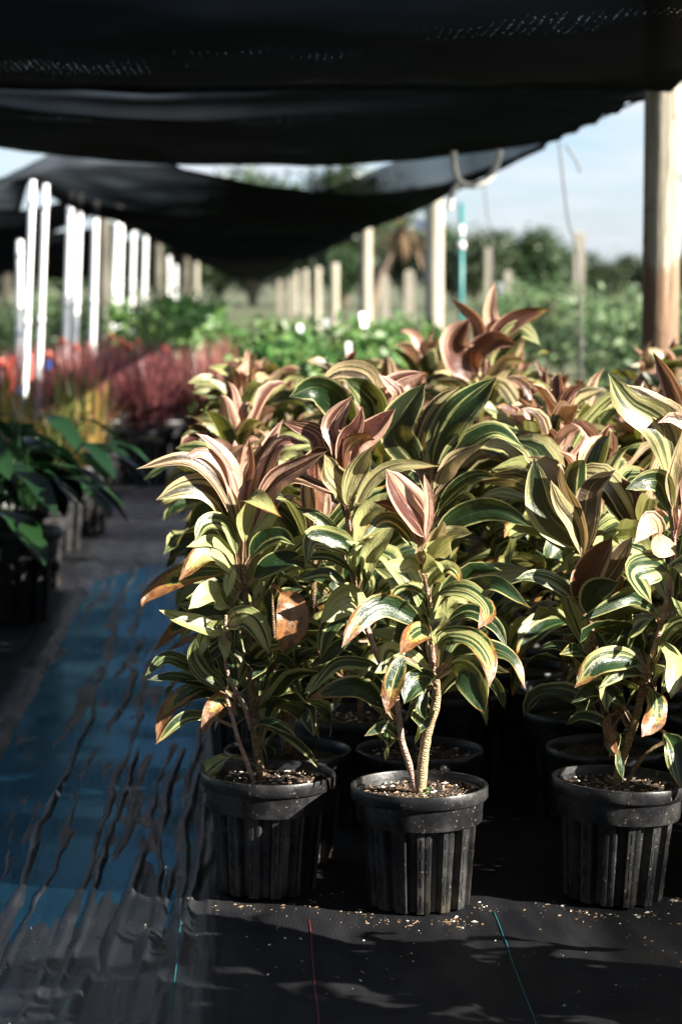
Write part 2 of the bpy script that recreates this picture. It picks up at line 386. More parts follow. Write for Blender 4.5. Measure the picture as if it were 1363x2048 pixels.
RIDGES = []
rr = random.Random(21)
xr = -.70
while xr < -.08:
    RIDGES.append((xr, rr.uniform(.004, .013), rr.uniform(.005, .014), rr.uniform(0, 50), rr.uniform(.03, .10)))
    xr += rr.uniform(.014, .036)
RC = {}
def ridge_row(y):
    key = round(y, 5)
    if key not in RC:
        row = []
        for (x0, A, wd, s, wan) in RIDGES:
            m = mnoise.noise(Vector((s+9, y*.9, 1)))+.5*mnoise.noise(Vector((s+4, y*3.2, 7)))+.22
            if m > 0:
                xc = x0 + .03*(5.5-y)*-.6 + wan*mnoise.noise(Vector((s, y*.6, 0))) + .016*mnoise.noise(Vector((s, y*2.6, 3))) + .005*mnoise.noise(Vector((s, y*9, 3)))
                row.append((xc, A*min(1.2, m*1.7), wd*(1+.5*mnoise.noise(Vector((s, y*4, 11))))))
        RC[key] = row
    return RC[key]
def mat_h(x, y):
    t = min(max((x+.72)/.05, 0), 1); t2 = min(max((-.09-x)/.07, 0), 1)
    ty = min(max((y-3.9-.5*mnoise.noise(Vector((x*7, y*1.2, 3))))/1.3, 0), 1)
    a = t*t2*ty*ty*(3-2*ty)
    h = -0.0105*a
    h += .010*math.exp(-((x+.70)/.03)**2)
    if -.8 < x < -.03:
        for (xc, A, wd) in ridge_row(y):
            e = (x-xc)/wd
            if abs(e) < 2.6:
                e = e*1.5 if e > 0 else e
                h += A*math.exp(-e*e)
        h += .0038*mnoise.noise(Vector((x*34, y*1.7, 5))) + .0020*mnoise.noise(Vector((x*90, y*5, 8))) + .0030*mnoise.noise(Vector((x*8, y*5, 25)))
    h += .004*mnoise.noise(Vector((x*7, y*1.3, 5))) + .0012*mnoise.noise(Vector((x*30, y*9, 8)))
    if x > -.05: h += .005*mnoise.noise(Vector((x*16+y*3, y*2.2, 15))) + .002*mnoise.noise(Vector((x*45, y*14, 2)))
    return h
xs = np.concatenate([np.linspace(-5, -.8, 16)[:-1], np.linspace(-.8, -.06, 230)[:-1], np.linspace(-.06, 1.35, 100)[:-1], np.linspace(1.35, 3.2, 14)])
ys = np.concatenate([np.linspace(.5, 3.7, 8)[:-1], np.linspace(3.7, 6.2, 190)[:-1], np.linspace(6.2, 11, 130)[:-1], np.linspace(11, 40, 24)])
V = []; F = []
for y in ys:
    for x in xs:
        fine = 3.6 < y < 11.05 and -.85 < x < 1.4
        V.append((x, y, mat_h(x, y) if fine else 0.0))
nx = len(xs)
for j in range(len(ys)-1):
    for i in range(nx-1): F.append((j*nx+i, j*nx+i+1, (j+1)*nx+i+1, (j+1)*nx+i))
tag(link('weed_mat_path', new_mesh('weed_mat_path', V, F, M['mat'])), kind='structure')
# standing water in the trough of the path
WL = -.0076
V = [(-.70, 4.0, WL), (-.12, 4.0, WL), (-.11, 6.0, WL), (-.12, 10.6, WL), (-.40, 10.95, WL), (-.68, 10.2, WL), (-.71, 6.5, WL)]
tag(link('water', new_mesh('water', V, [(0, 1, 2, 3, 4, 5)], M['water'], smooth=False)), kind='structure')
# coloured marker yarns woven into the mat
def yarn(name, x, y0, y1, mat, label):
    pts = [(x+.0018*mnoise.noise(Vector((x*9, y*6, 1))), y, mat_h(x, y)+.0006+.0011*mnoise.noise(Vector((x, y*22, 6)))) for y in np.linspace(y0, y1, 110)]
    o = tube_obj(name, pts, [.00105*(1 if rnd.random() > .12 else .7) for _ in pts], mat, None, 5)
    tag(o, label, 'yarn')
yarn('marker_yarn', G(340, 2048).x, 3.75, 4.85, M['teal_yarn'], 'teal marker line in the black mat beside the wet path')
yarn('marker_yarn', G(637, 2048).x, 3.75, 4.72, M['red_yarn'], 'red marker line in the black mat in front of the pots')
yarn('marker_yarn', G(1072, 2048).x, 3.75, 4.75, M['teal_yarn'], 'teal marker line in the black mat between two front pots')

# ------------------------------------------------------------------ shade net strips
EZ = CAMZ + .76; EX = 1.66
def zpix(y, d): return CAMZ + (560-y)/FPX*d
def net_strip(name, fn, nxs, nys, label):
    """fn(s, t) -> point; s across, t along the rows"""
    V, F, UV = [], [], []
    for j in range(nys+1):
        for i in range(nxs+1):
            p = fn(i/nxs, j/nys); V.append(p); UV.append((p[0], p[1]))
    for j in range(nys):
        for i in range(nxs): a = j*(nxs+1)+i; F.append((a, a+1, a+nxs+2, a+nxs+1))
    o = link(name, new_mesh(name, V, F, M['net'], UV)); tag(o, label, 'shade net', 'shade net strips')
    return o
def interp(x, xs_, ys_): return float(np.interp(x, xs_, ys_))
def wrinkle(x, d, a=.02):
    return a*mnoise.noise(Vector((x*1.3, d*.5, 4))) + a*.5*mnoise.noise(Vector((x*4, d*2, 9))) + a*.22*mnoise.noise(Vector((x*3+d*6, d*5-x*2, 2)))
def bay(x):
    """0 at the wires, 1 halfway between"""
    b = ((x-EX) % 3.32)/3.32
    return max(0.0, 1-abs(2*b-1)**2.6)
def edge_scallop(x, d): return .02*math.sin(d*9)*math.exp(-((x-EX)/.12)**2) if x > EX-.4 else 0
def strip_near(s, t):
    x = -16 + (EX+16)*s; d = -14 + 23.62*t
    sg = .13*bay(x)*(1 if d < 8 else max(.35, 1-(d-8)*.45))
    return (x, d, EZ - sg*(.75+.25*math.sin(d*1.1)) + wrinkle(x, d) + edge_scallop(x, d))
net_strip('shade_net', strip_near, 130, 150, 'black shade net strip overhead, reaching as far as the post with reddish base')
def strip_two(s, t):
    x = -12 + (EX+12)*s; d0, d1 = 9.5, 13.1
    t = t*1.08-.08
    d = d0+(d1-d0)*t
    sg = .15*bay(x)*(.30+.70*max(t, 0)**.8)
    slit = math.exp(-((x+.55)/.75)**2)
    z = EZ - sg + (.022-.034*slit)*max(0, 1-max(t, 0)*3) - .045*slit*math.exp(-((t-.13-.10*(x+.55))/.055)**2) + wrinkle(x, d, .015) + edge_scallop(x, d)
    if t < 0: z += (-t/.08)*.05*slit*(.6+.8*mnoise.noise(Vector((x*3, 2, 2)))); d = d0-.16*(-t/.08)
    return (x, d, z)
net_strip('shade_net', strip_two, 110, 54, 'black shade net strip sagging just past the near post')
def strip_three(s, t):
    x = -6 + (EX+6)*s
    d0 = interp(x, [-6, -1.65, -1.1, -.5, .66, 1.3, 1.66], [17, 17, 16, 15.5, 16, 14.5, 13.2])
    z0 = interp(x, [-6, -1.9, -1.62, -1.35, -.55, .0, .66, 1.2, 1.5, 1.66], [.62, .62, .70, .75, .74, .62, .545, .60, .69, .755])
    flap = interp(x, [-6, -1.75, -1.2, -.95, -.62, -.45, .45, .75, 1.2, 1.66], [.0, .03, .12, .12, .10, .0, .0, .14, .24, .02])
    if t < .12:
        f = 1-t/.12
        return (x, d0-.12*f, CAMZ+z0+flap*f+wrinkle(x, d0, .03)+edge_scallop(x, d0))
    t = (t-.12)/.88
    d1 = interp(x, [-1.2, .2], [17.9, 21.0]); d = d0 + (d1-d0)*t
    zb = .39 + .37*(abs(x/EX)**4 if x > -EX else .25)
    if x > EX-.5: zb = max(zb, .76 - .9*(EX-x))
    z = CAMZ + z0 + (zb-z0)*(1-(1-t)**2.2)
    return (x, d, z + wrinkle(x, d, .03) + edge_scallop(x, d))
net_strip('shade_net', strip_three, 110, 50, 'black shade net strip with drooping front hem under a wedge of sky')
for i, (d0, d1, zf, zb) in enumerate([(23, 27.6, .62, .30), (31.5, 37, .60, .25), (41, 50, .62, .20), (54, 72, .6, .10), (74, 100, .6, .0)]):
    def strip_far(s, t, d0=d0, d1=d1, zf=zf, zb=zb):
        x = -14 + (EX+14)*s; d = d0+(d1-d0)*t
        b = bay(x); sg = (EZ-CAMZ-zb)*b*math.sin(math.pi*min(1, .12+t*.75))
        return (x, d, EZ - sg + wrinkle(x, d, .03))
    net_strip('shade_net', strip_far, 70, 24, '%s shade net strip beyond the drooping hem, over the white pipes' % ['first', 'second', 'third', 'fourth', 'fifth'][i])

def strip_added(s, t):  # added net outside the view, holds back sky light from the right
    x = 4.7 + 12*s; d = -14+30*t
    return (x, d, EZ+.12 - .13*(1-abs(((x-4.7) % 3.3)/1.65-1)**2.6) + wrinkle(x, d))
net_strip('shade_net', strip_added, 60, 60, 'black shade net added out of view past the open strip')

# ------------------------------------------------------------------ posts, pipes, wires
def post(x, d, r, h, label, lean=(0, 0), base_h=0.0, group='timber net posts', mat='post'):
    root = empty('timber_post', (x, d, -.03), label, 'post', group)
    n = 14; zs = [h*k/n for k in range(n+1)]
    if base_h:
        lo = [(lean[0]*z, lean[1]*z, z) for z in np.linspace(0, base_h, 6)]
        tube_obj('painted_base', lo, [r*1.012]*6, M['post_low'], root, 20, .02)
        zs = list(np.linspace(base_h, h, n+1))
    tube_obj('shaft', [(lean[0]*z, lean[1]*z, z) for z in zs], [r*(1-.02*rnd.random()) for _ in zs], M[mat], root, 20, .015)
    nail = tube_obj('staple', [(lean[0]*h*.93-r-.004, 0, h*.93), (lean[0]*h*.93-r-.004, 0, h*.93+.05)], .004, M['wire'], root, 5)
    return root
X1 = P(1322, 400, 9.9).x
post(X1, 9.9, .076, 2.6, 'weathered round timber post with reddish base behind the cordylines', (0.0, 0), 0, mat='post_near')
for i, (px, d) in enumerate([(868, 21.9), (731, 34.3), (668, 47), (634, 60), (610, 75), (592, 92)]):
    x = P(px, 500, d).x
    post(x, d, .085, 2.12 if i < 2 else 1.62, '%s timber post along the open net edge counted from the reddish post' % ['second', 'third', 'fourth', 'fifth', 'sixth', 'seventh'][i])
for i, (px, d) in enumerate([(207, 27.2), (316, 43.5), (372, 60), (392, 74)]):
    post(P(px, 500, d).x, d, .075, 2.06, 'grey timber post standing among the white pipes, %s along the row' % ['first', 'second', 'third', 'fourth'][i])
PIPES = [(48, 66, 360, 14.7), (76, 92, 368, 15.3), (38, 40, 480, 19.6), (128, 142, 384, 19.9), (146, 160, 388, 20.7), (182, 192, 400, 22.0),
         (218, 236, 408, 28.6), (232, 243, 412, 30.2), (258, 268, 430, 38.6), (282, 292, 440, 39.8), (337, 338, 512, 51), (347, 351, 530, 52.6), (366, 367, 540, 62)]
for (pb, pt, yt, d) in PIPES:
    a = P(pb, 800, d); b = P(pt, yt, d)
    dirv = (b-a)/(b.z-a.z); base = a + dirv*(-.03-a.z)
    root = empty('white_pipe', base, 'white plastic pipe standing upright in the row left of the path', 'pipe', 'white pipes along the path')
    L = b.z - base.z
    r = .00132*d if d < 30 else .036
    tube_obj('tube', [dirv*L*k/6 for k in range(7)], r, M['pipe'], root, 14)
    for zz in (L*.55, L*.93): tube_obj('joint_band', [dirv*(zz-.03), dirv*(zz+.03)], r*1.12, M['white'], root, 14)
for i, (px, py, yb, d, wd) in enumerate([(15, 548, 600, 60, .1), (770, 555, 640, 58, .09), (818, 545, 640, 50, .1), (1157, 468, 620, 40, .085), (1015, 545, 640, 60, .09), (975, 500, 640, 44, .05), (560, 562, 640, 90, .10), (582, 558, 640, 84, .10)]):
    t = P(px, py, d); root = empty('field_stake', (t.x, t.y, -.03), 'pale square stake standing out in the open field beyond the net', 'stake', 'pale stakes in the field')
    h = t.z+.03
    V = [(sx*wd, sy*wd, z) for z in (0, h) for sx, sy in ((-1, -1), (1, -1), (1, 1), (-1, 1))] + [(0, 0, h+.06)]
    F = [(0, 1, 5, 4), (1, 2, 6, 5), (2, 3, 7, 6), (3, 0, 4, 7), (4, 5, 8), (5, 6, 8), (6, 7, 8), (7, 4, 8)]
    link('shaft', new_mesh('stake', V, F, M['stake'], smooth=False), root)
def wire(name, pts, r, mat, label, cat):
    tag(tube_obj(name, catmull(pts, 24), r, mat, None, 6), label, cat)
wire('guy_wire', [P(1117, 286, 13), P(1135, 440, 13), P(1158, 560, 13), (P(1166, 700, 13).x, 13.0, 0)], .006, M['wire'], 'thin dark guy wire running from net edge down to ground', 'wire')
wire('guy_wire', [P(1130, 290, 13.2), P(1150, 320, 13.2), P(1160, 345, 13.2)], .006, M['wire'], 'short loose wire end hanging at the net edge', 'wire')
wire('guy_wire', [P(966, 350, 17), P(972, 420, 17), P(984, 520, 17), (P(985, 520, 17).x, 17.0, 0)], .005, M['wire'], 'pale thin wire hanging beside the teal pole', 'wire')
wire('net_edge_cable', [(EX+.012, d, EZ+.01) for d in (.3, 10, 25, 50, 100)], .006, M['wire'], 'straight cable carrying the open right edge of the shade nets', 'cable')
# white hose looped over the net edge
V, F = [], []
hr = empty('hanging_hose', P(940, 372, 12.7), 'white hose looped and dangling below the net edge', 'hose')
o = hr.location.copy()
for nm, pts in (('loop', [P(1000, 300, 12.7), P(990, 335, 12.7), P(972, 362, 12.7), P(940, 371, 12.7), P(918, 362, 12.7), P(908, 335, 12.7), P(906, 300, 12.7)]),
                ('tail', [P(918, 364, 12.7), P(905, 385, 12.7), P(898, 420, 12.7)])):
    tube_obj(nm, [Vector(p)-o for p in catmull(pts, 20)], .017 if nm == 'loop' else .015, M['rope'], hr, 8)
a = P(922, 400, 24); root = empty('teal_pole', (a.x, 24, -.03), 'slim teal painted pole standing in the field', 'pole')
tube_obj('shaft', [(0, 0, 0), (0, 0, a.z)], .027, M['teal'], root, 10)
tube_obj('white_band', [(0, 0, P(922, 492, 24).z), (0, 0, P(922, 478, 24).z)], .041, M['white'], root, 10)
tube_obj('white_cap', [(0, 0, P(922, 470, 24).z), (0, 0, P(922, 445, 24).z)], .028, M['white'], root, 10)

# ------------------------------------------------------------------ leaves
def leaf_geom(pts, W, normals, nv=13, nu=6, fold=.22, wave=.06, tp=.2, seed=0, petw=.10, curl=0.0):
    """pts: centre line; normals: function(t)->Vector hint"""
    c = catmull(pts, nv); V, F, UV = [], [], []
    L = sum((a-b).length for a, b in zip(c, c[1:]))
    r = random.Random(seed); ph = r.uniform(0, 6.28); fr = r.uniform(5, 10)
    for i, p in enumerate(c):
        t = i/nv; tg = (c[min(i+1, nv)]-c[max(i-1, 0)])
        tg = tg.normalized() if tg.length > 1e-9 else Vector((0, 0, 1))
        n = normals(t); n = n - tg*n.dot(tg)
        if n.length < 1e-3: n = tg.orthogonal()
        n.normalize(); s = tg.cross(n)
        if tp > 0 and t <= tp:
            q = t/tp; wd = petw*W*(1.25-.35*q) if tp > 0 else 0; v = .2*q; f2 = .9
        else:
            q = (t-tp)/(1-tp); wd = W*max(petw*.9*(1-q)**.5, (q**.70)*((1-q)**.84)*2.80*min(1, .4+5*(1-q))); v = .2+.8*q; f2 = fold
            wd = max(wd, W*.012)
        for k in range(nu+1):
            u = 2*k/nu-1; a = abs(u)
            off = s*(u*wd*(1-.12*a*f2)) + n*(wd*f2*(a**1.15)) + n*(wave*wd*math.sin(fr*t*1.7+ph+(1.3 if u > 0 else 0))*a*a)
            off += n*(curl*wd*u*a)
            V.append(p+off); UV.append((k/nu, v))
    for i in range(nv):
        for k in range(nu):
            a = i*(nu+1)+k; F.append((a, a+1, a+nu+2, a+nu+1))
    return V, F, UV
def set_leaf(o, young, pale, brown):
    o.color = (min(max(young, 0), 1), min(max(pale, 0), 1), min(max(brown, 0), 1), 1)

# generic leaf variants, growing out along +X from the origin
VAR = {}
def make_variants():
    r = random.Random(5)
    spec = {'up': (82, 62, 6), 'mid': (72, 22, 7), 'arch': (62, -28, 7), 'low': (48, -62, 7)}
    for fam, (e0, e1, cnt) in spec.items():
        VAR[fam] = []
        for k in range(cnt):
            L = .235*r.uniform(.82, 1.12); n = 8; e_a = e0+r.uniform(-8, 8); e_b = e1+r.uniform(-18, 18)
            p = Vector((0, 0, 0)); pts = [p.copy()]; yaw = 0; dy = r.uniform(-5, 5)
            for i in range(n):
                t = (i+.5)/n; e = math.radians(e_a+(e_b-e_a)*t**1.25-(t > .8)*r.uniform(0, 35)); yaw += math.radians(dy)
                p = p+Vector((math.cos(e)*math.cos(yaw), math.cos(e)*math.sin(yaw), math.sin(e)))*(L/n); pts.append(p.copy())
            tw = math.radians(r.uniform(-45, 45)); tw0 = math.radians(r.uniform(-18, 18))
            def nf(t, tw=tw, tw0=tw0): 
                a = tw0+tw*t; return Vector((-.75*math.cos(a), math.sin(a), .65*math.cos(a)))
            W = r.uniform(.022, .033)*(.9 if fam == 'up' else 1)
            V, F, UV = leaf_geom(pts, W, nf, 12, 6, r.uniform(.15, .5) if fam != 'up' else r.uniform(.5, .9), r.uniform(.12, .32), r.uniform(.16, .26), k, .09, r.uniform(-.3, .3))
            VAR[fam].append(new_mesh('leaf', V, F, M['leaf'], UV))
make_variants()

def head_leaves(root, base, axis, n, r, scale=1.0, age0=0.0, age1=1.0, spread=.10, brownness=.35, youth=1.0):
    """spiral rosette at base (local coordinates) along axis, youngest on top"""
    ga = 2.39996; ph = r.uniform(0, 6.28)
    for i in range(n):
        a = age0+(age1-age0)*(i/(max(1, n-1)))
        fam = 'up' if a < .30 else 'mid' if a < .58 else 'arch' if a < .82 else 'low'
        if r.random() < .18: fam = r.choice(['mid', 'arch'])
        me = r.choice(VAR[fam])
        az = ph+ga*i+r.uniform(-.3, .3)
        pos = base - axis*(spread*a) 
        sc = scale*r.uniform(.82, 1.12)*(.72+.5*min(1, a*2.2))*(1 if a < .75 else .9)
        mt = Matrix.Translation(pos) @ Matrix.Rotation(r.uniform(-.14, .14), 4, 'X') @ Matrix.Rotation(r.uniform(-.14, .14), 4, 'Y') @ Matrix.Rotation(az, 4, 'Z') @ Matrix.Diagonal((sc, sc*r.uniform(.85, 1.2), sc, 1))
        o = link('leaf', me, root, mt)
        young = youth*max(0, 1-a*1.7)+r.uniform(-.15, .2)
        br = r.uniform(.25, .8)*brownness*2 if (a > .6 and r.random() < brownness) else (r.uniform(.15, .3) if r.random() < .2 else 0)
        set_leaf(o, young, r.uniform(.15, .9), br)

# ------------------------------------------------------------------ pots
def ring_profile(prof, nseg, flute=None, mats=None):
    """prof: list of (r, z, fl, m): fl = flute depth for that ring"""
    V, F, mi = [], [], []
    for (r_, z, fl, m) in prof:
        for k in range(nseg):
            th = 2*math.pi*k/nseg
            rr_ = r_ - (fl*flute(th) if fl else 0)
            V.append((rr_*math.cos(th), rr_*math.sin(th), z))
    for j in range(len(prof)-1):
        for k in range(nseg):
            F.append((j*nseg+k, j*nseg+(k+1) % nseg, (j+1)*nseg+(k+1) % nseg, (j+1)*nseg+k)); mi.append(prof[j][3])
    return V, F, mi
NF = 14
def flute(th):
    q = (th*NF/(2*math.pi)) % 1.0
    return 1.0 if .60 <= q < .995 else (.5 if (.57 <= q < .60 or q >= .995) else (.12 if .28 < q < .34 else 0.0))
def pot_meshes(R, H):
    seg = NF*14
    zs = np.linspace(0.0, .70*H, 16)
    prof = [(R*.05, .004, 0, 0)]
    for z in zs: prof.append((R*(.735+.13*z/H), z, .11*R, 0))
    prof += [(R*.905, .70*H, 0, 0), (R*.915, .715*H, 0, 0), (R*.935, .885*H, 0, 0), (R*.915, .885*H, 0, 0), (R*.90, .95*H, 0, 0), (R*.86, .80*H, 0, 0)]
    V, F, mi = ring_profile(prof, seg, flute)
    # drainage slots: narrow dark openings in every rib
    for f in range(NF):
        for j in range(4):
            zc = H*(.07+.158*j); hh = H*.085
            for side in (.18,):
                th0 = 2*math.pi*(f+side)/NF; dth = .016
                b = len(V)
                for (tt, z) in ((th0-dth, zc), (th0+dth, zc), (th0+dth, zc+hh), (th0-dth, zc+hh)):
                    r_ = R*(.735+.13*z/H)+.0012; V.append((r_*math.cos(tt), r_*math.sin(tt), z))
                F.append((b, b+1, b+2, b+3)); mi.append(1)
    body = new_mesh('pot', V, F, [M['pot'], M['slot']], None, True, mi)
    try: body.set_sharp_from_angle(angle=math.radians(35))
    except Exception: pass
    prof = [(R*.94, .885*H, 0, 0), (R*.985, .89*H, 0, 0), (R*1.0, .905*H, 0, 0), (R*1.0, .985*H, 0, 0), (R*.99, H, 0, 0), (R*.955, H, 0, 0), (R*.945, .985*H, 0, 0), (R*.92, .86*H, 0, 0)]
    V, F, mi = ring_profile(prof, 72)
    rim = new_mesh('rim', V, F, M['pot'])
    try: rim.set_sharp_from_angle(angle=math.radians(40))
    except Exception: pass
    V = [(0, 0, .915*H)]; F = []; nr, na = 7, 40; q = random.Random(3)
    for i in range(1, nr+1):
        for k in range(na):
            th = 2*math.pi*k/na; r_ = R*.935*i/nr
            V.append((r_*math.cos(th), r_*math.sin(th), (.915-.01*(i/nr)**2)*H + q.uniform(-.003, .004)))
    for k in range(na): F.append((0, 1+k, 1+(k+1) % na))
    for i in range(nr-1):
        for k in range(na): F.append((1+i*na+k, 1+(i+1)*na+k, 1+(i+1)*na+(k+1) % na, 1+i*na+(k+1) % na))
    soil = new_mesh('soil', V, F, M['soil'])
    # bark and perlite crumbs on the soil
    V, F, mi = [], [], []
    for i in range(260):
        a = q.uniform(0, 6.283); r_ = R*.93*math.sqrt(q.random()); s = q.uniform(.0014, .0045)
        chunk(V, F, Vector((r_*math.cos(a), r_*math.sin(a), .916*H+.001)), s, q); mi += [1 if q.random() < .3 else 0]*8
    cr = new_mesh('crumbs', V, F, [M['crumb'], M['perlite']], None, False, mi)
    return body, rim, soil, cr
def chunk(V, F, p, s, q):
    b = len(V); ang = q.uniform(0, 6.28); ca, sa = math.cos(ang), math.sin(ang); e = q.uniform(1, 2.6)
    for (x, y, z) in ((1, 0, 0), (0, 1, 0), (-1, 0, 0), (0, -1, 0), (0, 0, 1), (0, 0, -.5)):
        x = x*s*e*q.uniform(.7, 1.2); y = y*s*q.uniform(.7, 1.2); z = z*s*q.uniform(.5, 1)
        V.append((p.x+x*ca-y*sa, p.y+x*sa+y*ca, p.z+z))
    for i in range(4):
        F.append((b+i, b+(i+1) % 4, b+4)); F.append((b+(i+1) % 4, b+i, b+5))
POT = pot_meshes(.140, .245)
POT2 = pot_meshes(.19, .34)
def add_pot(root, meshes=POT, rz=0.0, tilt=(0, 0), crumbs=True):
    mt = Matrix.Rotation(tilt[0], 4, 'X') @ Matrix.Rotation(tilt[1], 4, 'Y') @ Matrix.Rotation(rz, 4, 'Z')
    b = link('pot', meshes[0], root, mt); link('rim', meshes[1], b); s = link('soil', meshes[2], b)
    if crumbs: tag(link('soil_crumbs', meshes[3], b), kind='stuff')
    return b

# ------------------------------------------------------------------ hero plants in the front row
VIEW = -CF
HS = [100]
def hero_leaf(root, Y, pts, w, lit=.4, off=(0, -.06), young=0., pale=.4, brown=0., fold=.28, tp=.2, twist=0.0, wave=.17):
    """leaf traced along photo pixels; Y is the distance of its plant, off the depth change base -> tip"""
    n = len(pts); L3 = []
    for i, (x, y) in enumerate(pts):
        t = i/(n-1); L3.append(P(x, y, Y+off[0]+(off[1]-off[0])*t) - root.location)
    HS[0] += 1; q = random.Random(HS[0]); tw = twist if twist else q.uniform(-.35, .35)
    def nf(t):
        l = lit+tw*(t-.5)
        return (VIEW*(1-.55*abs(l)) + SUN*l + Vector((0, 0, .25*abs(l)))).normalized()
    W = w*.5*Y/FPX*.92
    V, F, UV = leaf_geom(L3, W, nf, 20, 8, fold, wave, tp, HS[0], min(.3, .0045/W if W > 0 else .1), q.uniform(-.35, .35))
    o = link('leaf', new_mesh('leaf', V, F, M['leaf'], UV), root); set_leaf(o, young, pale, brown)
    return o
def hero_stem(root, Y, pts, w, mat, offs=None, taper=.8):
    n = len(pts); L3 = [P(x, y, Y+(offs[i] if offs else 0))-root.location for i, (x, y) in enumerate(pts)]
    c = catmull(L3, 34); r0 = w*.5*Y/FPX; q = random.Random(int(pts[0][0]))
    rad = [r0*(1-(1-taper)*i/34)*(1+.03*math.sin(i*1.9)+q.uniform(-.06, .06)) for i in range(35)]
    return tube_obj('stem', c, rad, M[mat], root, 10, .06)
GRP = 'potted cordylines in the packed block'
def plant_root(px, Y, label):
    return empty('potted_cordyline', Vector((P(px, 1600, Y).x, Y, .004)), label, 'potted plant', GRP)

# --- left front plant
YL = 4.97
A = plant_root(532, YL, 'front row cordyline beside the wet path, with a shrivelled orange dead leaf')
add_pot(A, POT, .3, (0, .02))
hero_stem(A, YL, [(524, 1578), (512, 1500), (503, 1420), (500, 1330), (497, 1250), (487, 1160), (482, 1100)], 15, 'stem_dark')
hero_stem(A, YL, [(512, 1578), (492, 1520), (477, 1480), (466, 1440), (452, 1395)], 10, 'stem_pink', [0, -.02, -.03, -.04, -.05])
hero_stem(A, YL, [(502, 1460), (490, 1420), (470, 1380), (455, 1345), (447, 1290), (452, 1230)], 9, 'stem_pink', [0, -.01, -.03, -.04, -.05, -.05])
hero_stem(A, YL, [(530, 1578), (520, 1480), (545, 1380), (548, 1280), (541, 1180)], 10, 'stem_dark', [.0, .04, .06, .06, .05])
LL = [  # pts, width, lit, off, young, pale, brown
 ([(484,1125),(470,1040),(430,958),(370,918),(273,938)],40,.35,(0,-.10),.55,.6,0),
 ([(484,1110),(468,1010),(445,935),(400,906),(356,932)],36,.75,(0,-.08),1,.75,0),
 ([(487,1100),(478,1000),(455,925),(420,885),(391,866)],46,.7,(0,-.06),1,.65,.12),
 ([(489,1100),(489,985),(504,930),(498,876)],36,-.55,(0,-.02),1,.35,0),
 ([(489,1100),(491,970),(530,900),(566,838)],42,.3,(0,.02),.85,.6,0),
 ([(492,1110),(514,1000),(540,918),(567,882),(614,888)],44,-.3,(0,-.03),.8,.55,0),
 ([(492,1110),(522,1010),(552,960),(600,932),(654,902)],52,.55,(0,-.07),.7,.7,0),
 ([(492,1125),(520,1010),(580,956),(650,978),(727,1012)],34,.5,(0,-.05),.6,.5,.12),
 ([(482,1130),(455,1018),(415,976),(365,976),(312,1000)],66,.1,(0,-.09),.45,.45,0),
 ([(487,1130),(489,1040),(495,1002),(520,1004),(562,1034)],58,.55,(0,-.13),.25,.85,.3),
 ([(480,1150),(461,1065),(435,1043),(405,1050),(390,1086)],46,.45,(0,-.12),.1,.6,.1),
 ([(480,1160),(448,1095),(415,1083),(373,1094)],32,.8,(0,-.10),.1,.9,0),
 ([(480,1150),(448,1042),(410,1020),(377,1058)],54,-.1,(0,.02),.0,.25,0),
 ([(484,1175),(451,1132),(408,1108),(357,1162)],50,.7,(0,-.12),0,.8,.45),
 ([(482,1180),(445,1142),(365,1150),(295,1192),(284,1214)],52,.15,(0,-.08),0,.3,.62),
 ([(470,1225),(440,1207),(415,1186),(377,1218)],54,.8,(0,-.12),.05,1,0),
 ([(480,1270),(461,1258),(425,1258),(375,1245),(318,1220)],54,.8,(0,-.09),.0,.95,.15),
 ([(440,1258),(456,1247),(500,1242),(538,1308)],62,.7,(0,-.12),0,.6,.15),
 ([(541,1170),(560,1185),(582,1225),(562,1304)],80,.75,(-.10,-.15),.2,.3,1.0),
 ([(474,1130),(460,1150),(453,1195)],26,.4,(0,-.08),0,.9,.2),
 ([(443,1255),(446,1280),(450,1322)],34,.85,(0,-.08),0,1,0),
 ([(470,1398),(440,1370),(405,1345),(386,1312),(392,1274)],42,.35,(0,-.09),0,.45,0),
 ([(450,1390),(400,1366),(345,1353),(294,1360)],26,.3,(0,-.06),0,.4,0),
 ([(440,1360),(376,1330),(330,1316),(290,1352)],34,.25,(0,-.05),0,.45,0),
 ([(455,1395),(408,1374),(370,1386),(330,1425),(313,1484)],38,.3,(0,-.07),0,.3,.62),
 ([(470,1455),(405,1432),(360,1440),(311,1489)],28,.6,(0,-.07),0,.6,.3),
 ([(470,1420),(456,1403),(428,1410),(403,1470)],40,.6,(0,-.08),0,.5,.68),
 ([(500,1460),(530,1443),(570,1458),(594,1478)],24,.5,(0,-.08),0,.5,.3),
 ([(480,1180),(462,1220),(470,1262),(466,1300)],24,.1,(0,-.03),.2,.5,.2),
 ([(487,1140),(520,1085),(560,1070),(590,1090)],44,.1,(0,-.04),0,.3,0),
 ([(487,1140),(510,1080),(540,1040),(560,1030)],36,.6,(0,-.02),.2,.8,0),
 ([(484,1180),(540,1130),(590,1118),(610,1140)],50,-.1,(0,.0),0,.2,0),
 ([(520,1400),(560,1350),(590,1370),(600,1420)],30,-.2,(.04,.02),0,.3,0),
 ([(502,1330),(470,1290),(430,1300),(400,1340)],34,0,(.02,.03),0,.3,0),
 ([(497,1260),(430,1220),(360,1250),(310,1300)],36,-.2,(.02,.02),.1,.2,.5),
 ([(510,1440),(560,1400),(610,1420),(640,1480)],26,-.2,(.06,.08),0,.4,0),
 ([(515,1450),(570,1470),(610,1500),(640,1540)],22,-.1,(.06,.08),0,.4,0),
 ([(510,1430),(540,1330),(570,1320),(600,1360)],30,-.2,(.06,.08),0,.3,0)]
for (p_, w_, l_, o_, y_, pa_, b_) in LL: hero_leaf(A, YL, p_, w_, l_, o_, y_, pa_, b_)

